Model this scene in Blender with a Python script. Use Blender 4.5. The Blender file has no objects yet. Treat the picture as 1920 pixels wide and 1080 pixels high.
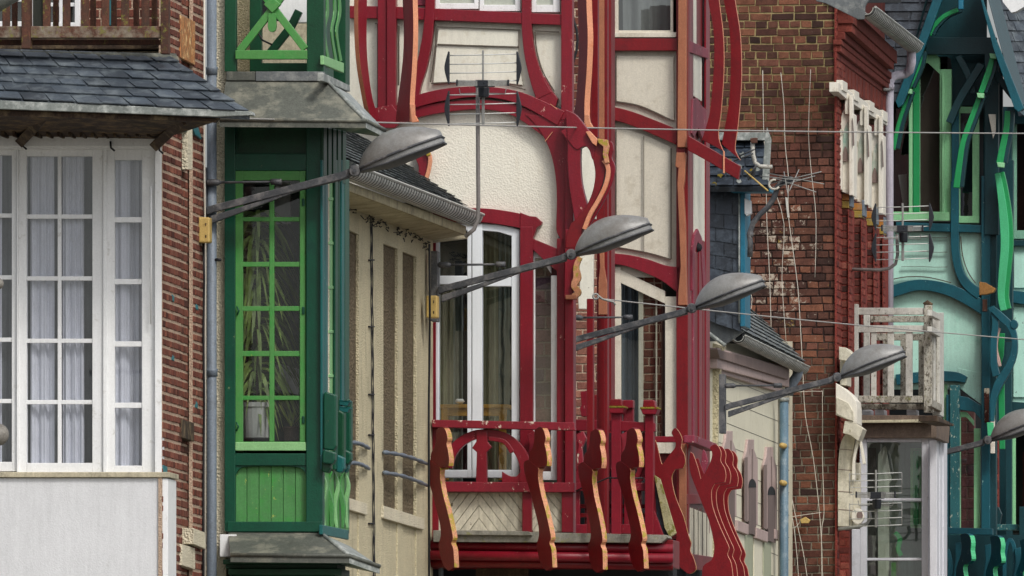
import bpy, math, random
from mathutils import Vector, Matrix
random.seed(11)
SC = bpy.context.scene
COL = SC.collection
F = 30000.0; CX = 960.0; CY = 540.0; HZ = 2088.0
PITCH = math.atan((HZ - CY) / F)
TH = math.atan(3810.0 / F)                 # heading of the street, to the right of the view
S = Vector((math.sin(TH), math.cos(TH), 0))    # along the street, away from the camera
T = Vector((math.cos(TH), -math.sin(TH), 0))   # across the street
CAM = Vector((0, 0, 1.6))
def ray(px, py):
    u = (px - CX) / F; v = (CY - py) / F
    return Vector((u, math.cos(PITCH) - v * math.sin(PITCH), math.sin(PITCH) + v * math.cos(PITCH)))
def P(px, py, D):
    r = ray(px, py); return CAM + r * (D / r.y)
class Pl:                                  # vertical plane through photo column x at distance D
    def __init__(s, x, D, n):
        s.o = P(x, 540, D); s.n = n.normalized(); s.D = D
        s.u = Vector((-s.n.y, s.n.x, 0))   # to the right when seen from the front
        if s.u.x < 0: s.u = -s.u
    def p(s, px, py, off=0.0):
        r = ray(px, py); o = s.o + s.n * off
        return CAM + r * ((o - CAM).dot(s.n) / r.dot(s.n))
def Tp(x, D): return Pl(x, D, -S)
def Sp(x, D): return Pl(x, D, T)
def FD(x): return 567400.0 / (4770.0 - x)
def cr(pts, n=5):                          # smooth curve through points
    if len(pts) < 3: return list(pts)
    out = []; q = [pts[0]] + list(pts) + [pts[-1]]
    for i in range(1, len(q) - 2):
        a, b, c, d = q[i - 1:i + 3]
        for k in range(n):
            t = k / n
            out.append(tuple(0.5 * ((2 * b[j]) + (-a[j] + c[j]) * t + (2 * a[j] - 5 * b[j] + 4 * c[j] - d[j]) * t * t + (-a[j] + 3 * b[j] - 3 * c[j] + d[j]) * t ** 3) for j in range(len(b))))
    out.append(tuple(pts[-1])); return out
def band_pts(path, w, smooth=True):
    # path of (x, y) or (x, y, w)
    p = [(a[0], a[1], a[2] if len(a) > 2 else w) for a in path]
    if smooth: p = cr(p)
    L = []; R_ = []
    for i in range(len(p)):
        a = p[max(i - 1, 0)]; b = p[min(i + 1, len(p) - 1)]
        dx, dy = b[0] - a[0], b[1] - a[1]; l = math.hypot(dx, dy) or 1
        nx, ny = -dy / l, dx / l; h = p[i][2] / 2
        L.append((p[i][0] + nx * h, p[i][1] + ny * h)); R_.append((p[i][0] - nx * h, p[i][1] - ny * h))
    return L + R_[::-1]
# ------------------------------------------------------------------ mesh collector
class M:
    def __init__(s): s.v = []; s.f = []; s.m = []; s.c = []
    def face(s, idx, mi=0, col=None): s.f.append(tuple(idx)); s.m.append(mi); s.c.append(col or (0.5, 0.5, 0.5))
    def prism_pts(s, front, vec, mi=0, edge=None, col=None):
        n = len(front); b = len(s.v)
        s.v += [Vector(a) for a in front] + [Vector(a) + vec for a in front]
        # signed orientation relative to vec
        nrm = Vector((0, 0, 0))
        for i in range(n):
            a, c = front[i], front[(i + 1) % n]
            nrm += Vector(a).cross(Vector(c))
        fl = nrm.dot(vec) > 0
        fr = list(range(b, b + n)); bk = [b + n + i for i in range(n)]
        if fl: fr = fr[::-1]
        else: bk = bk[::-1]
        s.face(fr, mi, col); s.face(bk, mi, col)
        for i in range(n):
            j = (i + 1) % n
            q = [b + i, b + j, b + n + j, b + n + i]
            if not fl: q = q[::-1]
            m2 = mi
            if edge: m2 = edge(Vector(front[i]), Vector(front[j]), i) 
            s.face(q, m2, col)
        return s
    def prism(s, pl, pts, off=0.0, th=0.1, mi=0, edge=None, col=None):
        fr = [pl.p(x, y, off) for x, y in pts]
        return s.prism_pts(fr, -pl.n * th, mi, edge, col)
    def rect(s, pl, x0, y0, x1, y1, off=0.0, th=0.1, mi=0, col=None):
        return s.prism(pl, [(x0, y0), (x1, y0), (x1, y1), (x0, y1)], off, th, mi, None, col)
    def band(s, pl, path, w, off=0.0, th=0.1, smooth=True, mi=0):
        return s.prism(pl, band_pts(path, w, smooth), off, th, mi)
    def quad(s, a, b, c, d, mi=0, col=None):
        n = len(s.v); s.v += [Vector(a), Vector(b), Vector(c), Vector(d)]; s.face((n, n + 1, n + 2, n + 3), mi, col)
    def tube(s, pts, r, n=8, mi=0, cap=True, rad=None):
        pts = [Vector(p) for p in pts]; b = len(s.v); k = len(pts)
        up = None
        for i, p in enumerate(pts):
            d = (pts[min(i + 1, k - 1)] - pts[max(i - 1, 0)]).normalized()
            if up is None:
                up = Vector((0, 0, 1)) if abs(d.z) < 0.9 else Vector((0, 1, 0))
            a = d.cross(up).normalized(); up = a.cross(d).normalized()
            rr = rad[i] if rad else r
            for j in range(n):
                t = 2 * math.pi * j / n
                s.v.append(p + a * math.cos(t) * rr + up * math.sin(t) * rr)
        for i in range(k - 1):
            for j in range(n):
                j2 = (j + 1) % n
                s.face((b + i * n + j, b + i * n + j2, b + (i + 1) * n + j2, b + (i + 1) * n + j), mi)
        if cap:
            s.face([b + j for j in range(n)][::-1], mi); s.face([b + (k - 1) * n + j for j in range(n)], mi)
        return s
def tag(o, label=None, cat=None, group=None, kind=None):
    if label: o['label'] = label
    if cat: o['category'] = cat
    if group: o['group'] = group
    if kind: o['kind'] = kind
    return o
def base_of(o):
    v = Vector((0, 0, 0))
    while o: v += o.location; o = o.parent
    return v
def thing(name, base, label, cat, group=None):
    o = bpy.data.objects.new(name, None); COL.objects.link(o); o.location = base
    o.empty_display_size = 0.3
    return tag(o, label, cat, group)
def sub(name, parent, label=None):         # a part that is only a joint for its sub-parts
    o = bpy.data.objects.new(name, None); COL.objects.link(o); o.parent = parent
    if label: o['label'] = label
    return o
def obj(name, m, mats, parent=None, bev=0.0, smooth=False, base=None, label=None):
    if not isinstance(mats, (list, tuple)): mats = [mats]
    if parent is not None: base = base_of(parent)
    if base is None: base = Vector((0, 0, 0))
    me = bpy.data.meshes.new(name)
    me.from_pydata([tuple(v - base) for v in m.v], [], m.f)
    for k in mats: me.materials.append(k)
    me.polygons.foreach_set('material_index', m.m)
    if any(c != (0.5, 0.5, 0.5) for c in m.c):
        ca = me.color_attributes.new('Col', 'FLOAT_COLOR', 'CORNER')
        dat = []
        for f, c in zip(m.f, m.c): dat += [c[0], c[1], c[2], 1.0] * len(f)
        ca.data.foreach_set('color', dat)
    if smooth: me.polygons.foreach_set('use_smooth', [True] * len(me.polygons))
    me.update()
    o = bpy.data.objects.new(name, me); COL.objects.link(o)
    if parent is not None: o.parent = parent
    else: o.location = base
    if label: o['label'] = label
    if bev:
        b = o.modifiers.new('bevel', 'BEVEL'); b.width = bev; b.segments = 2; b.limit_method = 'ANGLE'; b.angle_limit = math.radians(40)
        b.harden_normals = False
    return o
BV = 0.005
def pg(name, mat, parent, pl, pts, off=0.0, th=0.1, bev=BV, **k): return obj(name, M().prism(pl, pts, off, th), mat, parent, bev, **k)
def rc(name, mat, parent, pl, x0, y0, x1, y1, off=0.0, th=0.1, bev=BV, **k): return obj(name, M().rect(pl, x0, y0, x1, y1, off, th), mat, parent, bev, **k)
def bd(name, mat, parent, pl, path, w, off=0.0, th=0.1, bev=BV, smooth=True, **k): return obj(name, M().band(pl, path, w, off, th, smooth), mat, parent, bev, **k)
def tb(name, mat, parent, pts, r, n=8, rad=None, **k): return obj(name, M().tube(pts, r, n, rad=rad), mat, parent, 0, True, **k)
# ------------------------------------------------------------------ materials
def lin(h):
    h = h.lstrip('#'); c = [int(h[i:i + 2], 16) / 255 for i in (0, 2, 4)]
    return tuple([x / 12.92 if x <= 0.04045 else ((x + 0.055) / 1.055) ** 2.4 for x in c] + [1.0])
class NT:
    def __init__(s, name):
        s.mat = bpy.data.materials.new(name); s.mat.use_nodes = True; s.t = s.mat.node_tree; s.t.nodes.clear()
        s.out = s.t.nodes.new('ShaderNodeOutputMaterial')
    def n(s, typ, **k):
        x = s.t.nodes.new('ShaderNode' + typ)
        for a, b in k.items():
            if a.startswith('i_'):
                x.inputs[a[2:].replace('_', ' ')].default_value = b
            else: setattr(x, a, b)
        return x
    def l(s, a, b): s.t.links.new(a, b)
    def coord(s, scale=(1, 1, 1)):
        tc = s.n('TexCoord'); mp = s.n('Mapping'); mp.inputs['Scale'].default_value = scale
        oi = s.n('ObjectInfo'); 
        add = s.n('VectorMath', operation='ADD'); ml = s.n('VectorMath', operation='SCALE'); ml.inputs['Scale'].default_value = 37.0
        cb = s.n('CombineXYZ'); s.l(oi.outputs['Random'], cb.inputs[0]); s.l(oi.outputs['Random'], cb.inputs[2]); s.l(cb.outputs[0], ml.inputs[0])
        s.l(tc.outputs['Object'], add.inputs[0]); s.l(ml.outputs[0], add.inputs[1]); s.l(add.outputs[0], mp.inputs['Vector'])
        return mp.outputs[0]
    def noise(s, vec, scale, detail=4, rough=0.6):
        x = s.n('TexNoise'); x.inputs['Scale'].default_value = scale; x.inputs['Detail'].default_value = detail; x.inputs['Roughness'].default_value = rough
        s.l(vec, x.inputs['Vector']); return x.outputs['Fac']
    def ramp(s, fac, a, b, c0=(0, 0, 0, 1), c1=(1, 1, 1, 1)):
        r = s.n('ValToRGB'); e = r.color_ramp.elements; e[0].position = a; e[1].position = b; e[0].color = c0; e[1].color = c1
        s.l(fac, r.inputs[0]); return r.outputs[0]
    def mix(s, fac, a, b, mode='MIX'):
        x = s.n('Mix', data_type='RGBA', blend_type=mode)
        for i, v in ((0, fac), (6, a), (7, b)):
            if hasattr(v, 'node'): s.l(v, x.inputs[i])
            elif i == 0: x.inputs[0].default_value = v
            else: x.inputs[i].default_value = v
        return x.outputs[2]
    def math(s, op, a, b=0.0):
        x = s.n('Math', operation=op)
        for i, v in ((0, a), (1, b)):
            if hasattr(v, 'node'): s.l(v, x.inputs[i])
            else: x.inputs[i].default_value = v
        return x.outputs[0]
    def bump(s, h, strength=0.3, dist=0.01, prev=None):
        b = s.n('Bump'); b.inputs['Strength'].default_value = strength; b.inputs['Distance'].default_value = dist
        s.l(h, b.inputs['Height'])
        if prev is not None: s.l(prev, b.inputs['Normal'])
        return b.outputs[0]
    def finish(s, col, rough=0.6, nrm=None, metal=0.0, spec=0.5):
        p = s.n('BsdfPrincipled')
        for nm, v in (('Base Color', col), ('Roughness', rough), ('Metallic', metal)):
            if hasattr(v, 'node'): s.l(v, p.inputs[nm])
            else: p.inputs[nm].default_value = v
        p.inputs['Specular IOR Level'].default_value = spec
        if nrm is not None: s.l(nrm, p.inputs['Normal'])
        s.l(p.outputs[0], s.out.inputs['Surface']); return s.mat
def paint(name, col, rough=0.5, var=0.12, dirt=None, chips=None, moss=None, grain=0.25, streak=0.25, attr=False, fine=70, bumpd=0.004, spec=0.4):
    """painted or plain surface: tone variation, vertical rain streaks, dirt, chips, fine grain"""
    m = NT(name); v = m.coord(); vs = m.coord((1, 1, 0.12))
    c = lin(col) if isinstance(col, str) else col
    n1 = m.noise(v, 2.3, 6, 0.65)
    k = m.ramp(n1, 0.25, 0.75, (1 - var * 1.6,) * 3 + (1,), (1 + var * .6,) * 3 + (1,))
    col_ = m.mix(1.0, c, k, 'MULTIPLY')
    if streak:
        st = m.noise(vs, 26, 5, 0.7)
        col_ = m.mix(1.0, col_, m.ramp(st, 0.3, 0.62, (1 - streak,) * 3 + (1,), (1, 1, 1, 1)), 'MULTIPLY')
    fn = m.noise(v, fine, 3, 0.7)
    if grain: col_ = m.mix(1.0, col_, m.ramp(fn, 0.3, 0.7, (1 - grain,) * 3 + (1,), (1 + grain * .25,) * 3 + (1,)), 'MULTIPLY')
    if attr:
        a = m.n('VertexColor', layer_name='Col'); sp = m.n('SeparateColor'); m.l(a.outputs[0], sp.inputs[0])
        col_ = m.mix(1.0, col_, m.ramp(sp.outputs[0], 0.0, 1.0, (0.62, 0.62, 0.62, 1), (1.3, 1.3, 1.3, 1)), 'MULTIPLY')
    rg = rough
    if dirt:
        dcol, amt, sc = dirt
        d = m.noise(v, sc, 7, 0.7)
        col_ = m.mix(m.ramp(d, 0.62 - amt * .35, 0.78 - amt * .2, (0, 0, 0, 1), (0.85,) * 3 + (1,)), col_, lin(dcol))
    h = fn
    if chips:
        ccol, amt, sc = chips
        d = m.noise(m.coord((1, 1, 0.6)), sc, 8, 0.75); ms = m.ramp(d, 0.66 - amt * .3, 0.68 - amt * .3)
        col_ = m.mix(ms, col_, lin(ccol))
        h = m.math('SUBTRACT', fn, m.math('MULTIPLY', ms, 1.5))
    if moss:
        mcol, amt, sc = moss
        g = m.n('NewGeometry'); sx = m.n('SeparateXYZ'); m.l(g.outputs['Normal'], sx.inputs[0])
        d = m.noise(v, sc, 8, 0.75)
        ms = m.ramp(d, 0.60 - amt * .3, 0.66 - amt * .3)
        col_ = m.mix(ms, col_, lin(mcol))
    return m.finish(col_, rg, m.bump(h, 0.5, bumpd), 0, spec)
def stucco(name, col, dirt=None, size=55, strength=1.0, dist=0.012, var=.15, pits=0.45):
    m = NT(name); v = m.coord(); c = lin(col)
    vo = m.n('TexVoronoi', feature='F1'); vo.inputs['Scale'].default_value = size; m.l(v, vo.inputs['Vector'])
    n = m.noise(v, size * .8, 4, .7); n2 = m.noise(v, 1.7, 6, .65)
    h = m.math('ADD', vo.outputs['Distance'], n)
    col_ = m.mix(1.0, c, m.ramp(n2, .25, .75, (1 - var * 1.5,) * 3 + (1,), (1 + var * .4,) * 3 + (1,)), 'MULTIPLY')
    col_ = m.mix(1.0, col_, m.ramp(n, .32, .6, (1 - pits,) * 3 + (1,), (1, 1, 1, 1)), 'MULTIPLY')
    if dirt:
        d = m.noise(m.coord((1, 1, .25)), dirt[2], 7, .7)
        col_ = m.mix(m.ramp(d, .6 - dirt[1] * .3, .85 - dirt[1] * .2, (0, 0, 0, 1), (.8,) * 3 + (1,)), col_, lin(dirt[0]))
    return m.finish(col_, .9, m.bump(h, strength, dist), 0, .2)
def brickmat(name, ramp, rough=.85, stain=None):
    m = NT(name); v = m.coord()
    a = m.n('VertexColor', layer_name='Col'); sp = m.n('SeparateColor'); m.l(a.outputs[0], sp.inputs[0])
    r = m.n('ValToRGB'); e = r.color_ramp.elements
    while len(e) < len(ramp): e.new(.5)
    for i, h in enumerate(ramp): e[i].position = i / (len(ramp) - 1); e[i].color = lin(h)
    m.l(sp.outputs[0], r.inputs[0])
    fn = m.noise(v, 60, 5, .75); n2 = m.noise(v, 9, 5, .7)
    col = m.mix(1.0, r.outputs[0], m.ramp(fn, .3, .7, (.55, .55, .55, 1), (1.25,) * 3 + (1,)), 'MULTIPLY')
    col = m.mix(1.0, col, m.ramp(n2, .3, .65, (.6, .58, .58, 1), (1.15,) * 3 + (1,)), 'MULTIPLY')
    # stain amount lives in the green channel: pale old limewash left on some bricks
    if stain:
        d = m.noise(v, 16, 7, .8)
        s1 = m.math('ADD', d, m.math('MULTIPLY', sp.outputs[1], .42))
        col = m.mix(m.ramp(s1, .66, .74, (0, 0, 0, 1), (.85,) * 3 + (1,)), col, lin(stain))
        d3 = m.noise(v, 23, 7, .8); s3 = m.math('ADD', d3, m.math('MULTIPLY', sp.outputs[2], .42))
        col = m.mix(m.ramp(s3, .68, .74, (0, 0, 0, 1), (.8,) * 3 + (1,)), col, lin('#b59a3c'))
    return m.finish(col, rough, m.bump(fn, .6, .006), 0, .25)
def glass(name, tint=(1, 1, 1, 1), refl=0.12, rough=0.02, dirty=0.0):
    m = NT(name); tr = m.n('BsdfTransparent'); tr.inputs[0].default_value = tint
    gl = m.n('BsdfGlossy'); gl.inputs['Roughness'].default_value = rough; gl.inputs[0].default_value = (.9, .95, 1, 1)
    v = m.coord(); nz = m.noise(v, 2.2, 3, .5); m.l(m.bump(nz, .10, .01), gl.inputs['Normal'])
    mx = m.n('MixShader'); mx.inputs[0].default_value = refl; m.l(tr.outputs[0], mx.inputs[1]); m.l(gl.outputs[0], mx.inputs[2])
    last = mx
    if dirty:
        df = m.n('BsdfDiffuse'); df.inputs[0].default_value = (.5, .5, .5, 1)
        m2 = m.n('MixShader'); d = m.noise(v, 14, 7, .75)
        f = m.math('MULTIPLY', m.ramp(d, .4, .75), dirty); m.l(f, m2.inputs[0]); m.l(mx.outputs[0], m2.inputs[1]); m.l(df.outputs[0], m2.inputs[2]); last = m2
    m.l(last.outputs[0], m.out.inputs['Surface']); return m.mat
# ------------------------------------------------------------------ masonry and slates
def bricks(name, parent, pl, x0, y0, x1, y1, off, mb, mm, bh=.083, bl=.25, joint=.012, proud=.008, bond='english', thick=.25, stain=None, clip=None, jit=.002, hi=False, label=None):
    """one wall of bricks: every brick its own bevelled block in a mortar bed (one mesh)"""
    a = pl.p(x0, y0, off); u = pl.u; n = pl.n
    b = pl.p(x1, y0, off); W = (b - a).dot(u)
    c = pl.p(x0, y1, off); H = a.z - c.z
    m = M(); o = Vector(a)
    def pt(s, z, d=0): return o + u * s + n * d + Vector((0, 0, -z))
    # mortar bed
    m.prism_pts([pt(0, 0), pt(W, 0), pt(W, H), pt(0, H)], -n * thick, 1, None, (random.random(), 0, 0))
    rng = random.Random(hash(name) % 1000 + int(x0))
    row = 0; z = 0.0
    while z < H:
        z1 = min(z + bh, H)
        L = bl if (bond != 'english' or row % 2 == 0) else bl / 2
        s = -(L * (.5 if row % 2 else 0)) - (bl / 4 if (row // 2) % 2 and bond == 'english' else 0)
        while s < W:
            s1 = s + L * rng.uniform(.96, 1.04)
            a0, a1 = max(s + joint / 2, 0), min(s1 - joint / 2, W)
            if a1 - a0 > .012:
                j = lambda: rng.uniform(-jit, jit)
                q = [(a0 + j(), z + joint / 2 + j()), (a1 + j(), z + joint / 2 + j()), (a1 + j(), z1 - joint / 2 + j()), (a0 + j(), z1 - joint / 2 + j())]
                d = proud + rng.uniform(-.003, .003); ch = .005
                cxm, czm = (a0 + a1) / 2, (z + z1) / 2
                inn = [(x + (ch if x < cxm else -ch), y + (ch if y < czm else -ch)) for x, y in q]
                bi = len(m.v)
                m.v += [pt(x, y, 0) for x, y in q] + [pt(x, y, d) for x, y in inn]
                st = stain(cxm / W, czm / H, rng) if stain else (0, 0)
                colr = (rng.random(), st[0], st[1])
                F_ = [(bi + 4, bi + 5, bi + 6, bi + 7)] + [(bi + k, bi + (k + 1) % 4, bi + 4 + (k + 1) % 4, bi + 4 + k) for k in range(4)]
                for f in F_: m.face(f[::-1], 0, colr)
            s = s1
        z += bh; row += 1
    return obj(name, m, [mb, mm], parent, label=label)
def slates(name, parent, mat, A, B, C, D, rows, width, th=.008, lift=.012, jit=.25, label=None, under=None, base=None, holes=0.0):
    """overlapping slates on the quad A (top left) B (top right) C (bottom right) D (bottom left)"""
    A, B, C, D = map(Vector, (A, B, C, D)); m = M()
    nrm = (B - A).cross(D - A).normalized()
    if nrm.dot(CAM - A) < 0: nrm = -nrm
    m.prism_pts([A, B, C, D], -nrm * .06, 0, None, (.2, .2, .2))
    rng = random.Random(rows * 7 + 3)
    def at(u, v): return A.lerp(B, u).lerp(D.lerp(C, u), v)
    for r in range(rows):
        v0 = r / rows; v1 = (r + 1) / rows
        Lw = (at(1, v1) - at(0, v1)).length; n = max(1, round(Lw / width))
        o = rng.uniform(0, 1) if r else 0
        for k in range(-1, n + 1):
            u0 = max(0, (k + (r % 2) * .5 + rng.uniform(-.06, .06) * jit * 4) / n); u1 = min(1, (k + 1 + (r % 2) * .5) / n)
            if u1 - u0 < .15 / n: continue
            if rng.random() < holes: continue
            dv = rng.uniform(-.18, .12) * jit / rows; g = .006 / max(Lw, .1)
            p = [at(u0 + g, max(0, v0 - .1 / rows)), at(u1 - g, max(0, v0 - .1 / rows)), at(u1 - g, v1 + dv), at(u0 + g, v1 + dv + rng.uniform(-.03, .03) / rows)]
            lf = lift + rng.uniform(0, lift * .5)
            fr = [p[0] + nrm * (th * .4), p[1] + nrm * (th * .4), p[2] + nrm * (lf + th), p[3] + nrm * (lf + th)]
            m.prism_pts(fr, -nrm * th, 0, None, (rng.random(), rng.random(), rng.random()))
    return obj(name, m, mat, parent, label=label, base=base)
def gutter(name, parent, a, b, r, mat, seg=.06, label=None):
    """half round gutter with its rolled seams, plus the bead along the lip"""
    a, b = Vector(a), Vector(b); d = (b - a); L = d.length; d.normalize(); n = max(3, int(L / seg)); m = M()
    up = Vector((0, 0, 1)); side = d.cross(up).normalized()
    if side.dot(CAM - a) < 0: side = -side
    ns = 12; pr_ = (.80, 1.0, 1.03, 1.04, 1.03, 1.0)
    for i in range(n * 6 + 1):
        f = i / (n * 6); rr = r * pr_[i % 6]; c = a + d * (L * f); b0 = len(m.v)
        for j in range(ns + 1):
            t = math.pi * j / ns
            m.v.append(c + side * math.cos(t) * rr - up * math.sin(t) * rr)
        for j in range(ns + 1):
            t = math.pi * (1 - j / ns)
            m.v.append(c + side * math.cos(t) * rr * .9 - up * math.sin(t) * rr * .9)
        if i:
            k = 2 * (ns + 1)
            for j in range(k):
                j2 = (j + 1) % k
                m.face((b0 - k + j, b0 - k + j2, b0 + j2, b0 + j), 1 if i % 6 in (0, 1) else 0)
    k = 2 * (ns + 1); m.face(range(k)); m.face(range(len(m.v) - k, len(m.v)))
    for sg in (1, -1): m.tube([a + side * sg * r * 1.0 + up * .004, b + side * sg * r * 1.0 + up * .004], r * .14, 6)
    return obj(name, m, [mat, SEAM], parent, label=label)
# ------------------------------------------------------------------ windows
def window(parent, pl, outer, cols, rows, mf, mg, off=0.0, depth=.06, bar=None, topline=None, name='window', label=None, room=None, curtain=None, gback=.03, roomd=.6, barth=.03, back=None, roommat=None):
    """outer = x0,y0,x1,y1; cols/rows: list of glass spans; frame members fill between. topline(x)->y gives a sloped or arched head."""
    x0, y0, x1, y1 = outer; m = M()
    gx0, gx1 = cols[0][0], cols[-1][1]; gy0, gy1 = rows[0][0], rows[-1][1]
    tl = topline or (lambda x: y0)
    off_g = gy0 - y0
    N = 8
    m.rect(pl, x0, tl(x0) if topline else y0, gx0, y1, off, depth); m.rect(pl, gx1, tl(x1) if topline else y0, x1, y1, off, depth)
    m.rect(pl, gx0, gy1, gx1, y1, off, depth)
    xs = [gx0 + (gx1 - gx0) * i / N for i in range(N + 1)]
    if topline: m.prism(pl, [(x, tl(x)) for x in xs] + [(x, tl(x) + off_g) for x in xs[::-1]], off, depth)
    else: m.rect(pl, gx0, y0, gx1, gy0, off, depth)
    wo = obj(name, m, mf, parent, BV * .8, label=label)
    for a, b in zip(cols, cols[1:]): rc('glazing_bar', mf, wo, pl, a[1], tl((a[1] + b[0]) / 2) + off_g if topline else gy0, b[0], gy1, off - .008, barth, .003)
    for a, b in zip(rows, rows[1:]):
        for c in cols: rc('glazing_bar', mf, wo, pl, c[0], a[1], c[1], b[0], off - .010, barth, .003)
    g = M()
    tops = [(x, (tl(x) if topline else y0) + off_g * .5) for x in xs]
    fr = [pl.p(x, y, off - gback) for x, y in tops + [(gx1, gy1 + 2), (gx0, gy1 + 2)]]
    n0 = len(g.v); g.v += fr; g.face(range(n0, n0 + len(fr)))
    obj('pane', g, mg, wo)
    if curtain:
        # curtain: pleated sheets; list of (xa, xb, off, mat, freq, amp)
        for (xa, xb, co, cm, fq, am) in curtain:
            c = M(); K = max(20, int(abs(xb - xa) * .9)); rng = random.Random(int(xa)); ph = rng.uniform(0, 6)
            for i in range(K + 1):
                x = xa + (xb - xa) * i / K; w = am * (math.sin(i * fq + ph) + .5 * math.sin(i * fq * 2.3 + ph * 2))
                for y in (gy0 - 6, (gy0 + gy1) / 2, gy1 + 8):
                    c.v.append(pl.p(x + (rng.uniform(-.6, .6) if y != gy0 else 0), y, off - gback - co + w * (1 if y > gy0 else .5)))
            for i in range(K):
                for j in range(2): c.face((i * 3 + j, i * 3 + 3 + j, i * 3 + 4 + j, i * 3 + 1 + j))
            obj('curtain', c, cm, wo, smooth=True)
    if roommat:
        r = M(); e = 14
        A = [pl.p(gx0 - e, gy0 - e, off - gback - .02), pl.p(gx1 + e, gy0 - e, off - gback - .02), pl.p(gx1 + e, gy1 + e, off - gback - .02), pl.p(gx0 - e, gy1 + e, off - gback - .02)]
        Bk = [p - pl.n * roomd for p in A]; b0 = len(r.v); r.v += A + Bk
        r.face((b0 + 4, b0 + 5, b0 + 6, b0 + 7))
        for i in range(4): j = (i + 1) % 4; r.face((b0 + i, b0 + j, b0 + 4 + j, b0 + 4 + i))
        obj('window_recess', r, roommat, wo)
    return wo
def board(name, parent, x, D, n2, outline, th, mred, medge, edge_dir, smooth=False, off=0.0, bev=.003, label=None, thr=.5):
    """a sawn plank bracket: broad face in the plane through column x facing n2, edge faces toward edge_dir painted with medge"""
    pl = Pl(x, D, Vector(n2))
    fr = [pl.p(a, b, off) for a, b in outline]; vec = -pl.n * th
    cen = sum(fr, Vector((0, 0, 0))) / len(fr); m = M(); ed = Vector(edge_dir)
    nrm = Vector((0, 0, 0))
    for i in range(len(fr)): nrm += fr[i].cross(fr[(i + 1) % len(fr)])
    def edge(a, b, i):
        e = (b - a); nn = e.cross(nrm).normalized()
        return 1 if nn.dot(ed) > thr else 0
    m.prism_pts(fr, vec, 0, edge)
    return obj(name, m, [mred, medge], parent, bev, label=label)
# ================================================================== palette
WH = paint('white_paint', '#ebecec', .45, .05, dirt=('#a5a196', .08, 7), streak=.08, grain=.08)
WHUP = paint('white_upvc', '#e6ebf0', .3, .03, streak=.05, grain=.04)
PANEL = paint('grey_white_board', '#d8d9db', .5, .05, streak=.10, grain=.10, dirt=('#8a8884', .02, 3))
BEIGE = paint('beige_sill_paint', '#c9bfa4', .6, .15, dirt=('#6c665a', .3, 9))
WOOD = paint('weathered_brown_wood', '#6b4130', .75, .3, dirt=('#3a2a20', .5, 9), grain=.5, streak=.5, moss=('#6d6a2c', .12, 14))
MOSSW = paint('mossy_brown_rail', '#6b4636', .8, .3, dirt=('#8b8373', .6, 11), grain=.5, streak=.4, moss=('#6f6a38', .18, 17))
OLDW = paint('old_dark_wood', '#4c3a2c', .85, .35, dirt=('#7d6c50', .4, 8), grain=.6, streak=.5)
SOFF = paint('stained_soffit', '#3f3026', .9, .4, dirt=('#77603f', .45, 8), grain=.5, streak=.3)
SLATE = paint('slate', '#475059', .42, .3, attr=True, grain=.3, streak=.2, dirt=('#6f777b', .4, 6), spec=.5)
SLATE2 = paint('weathered_slate', '#565f66', .55, .3, attr=True, grain=.45, streak=.2, dirt=('#a0a49c', .5, 16))
SLATED = paint('dark_slate', '#2b333e', .45, .3, attr=True, grain=.3, streak=.3, dirt=('#4c5661', .45, 8))
ZINC = paint('dull_zinc', '#6e7375', .5, .2, dirt=('#9a9c98', .3, 5), grain=.25, streak=.25)
ZINCD = paint('dark_weathered_zinc', '#5d6059', .6, .2, dirt=('#8d8b7c', .35, 4), grain=.25, streak=.3)
ZINCL = paint('pale_weathered_zinc', '#8d938f', .45, .2, dirt=('#c4c7c2', .4, 10), grain=.25, streak=.3)
MORT = stucco('brick_mortar', '#c6ad97', size=90, dist=.006)
MORTR = stucco('pink_mortar', '#8b4038', size=90, dist=.006)
BRA = brickmat('red_brick_strip', ['#4f2a22', '#704034', '#7e4c3e', '#62372d', '#8a5846'])
BRD = brickmat('dark_brick_recess', ['#4a2e26', '#6a4034', '#7a4636', '#5a362c'])
CREAMP = stucco('cream_render', '#dacfae', dirt=('#6a6254', .12, 5), size=70, pits=.25)
CREAMB = stucco('cream_band_render', '#dfd6bd', size=60, pits=.12, dirt=('#a89b82', .12, 6))
PIPE = paint('grey_blue_pipe', '#75808c', .5, .12, grain=.25, streak=.25, dirt=('#565c62', .3, 8))
GD = paint('dark_green_gloss', '#024c36', .38, .15, grain=.2, streak=.12, dirt=('#04352b', .35, 5), chips=('#6f7d54', .04, 9))
GD2 = paint('deep_green_gloss', '#06492c', .4, .2, grain=.2, streak=.15, dirt=('#03301c', .4, 5))
GB = paint('bright_green_gloss', '#52924c', .4, .1, grain=.15, streak=.1, dirt=('#2c8a38', .3, 6), chips=('#9fb04d', .04, 11))
GBP = paint('apple_green_boards', '#539153', .5, .12, grain=.22, streak=.2, dirt=('#3a8f3c', .35, 8), chips=('#a3b258', .10, 22))
GPALE = paint('pale_green_edge', '#8cc184', .5, .12, grain=.2, streak=.1)
GTEAL = paint('blue_green_gloss', '#13605e', .4, .15, grain=.2, streak=.15, chips=('#8aa9a0', .06, 14))
IRON = paint('lamp_iron', '#4c4e52', .5, .25, grain=.35, streak=.15, dirt=('#7d7a78', .4, 9))
DOME = paint('lamp_dome_grey', '#8b8b89', .36, .12, grain=.2, streak=.15, dirt=('#5e5850', .5, 3.2), spec=.5)
RIMD = paint('lamp_rim_grey', '#55565a', .45, .15, grain=.3, streak=.2, dirt=('#393a3d', .5, 7))
GUTM = paint('bright_zinc_gutter', '#b7b8b2', .4, .15, grain=.2, streak=.1, dirt=('#6f6f6a', .3, 6))
SEAM = paint('dark_gutter_seam', '#5b5d5c', .5, .2, grain=.3, streak=.1)
BLACKP = paint('black_plastic', '#1d2027', .5, .1, grain=.1, streak=0)
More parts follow.
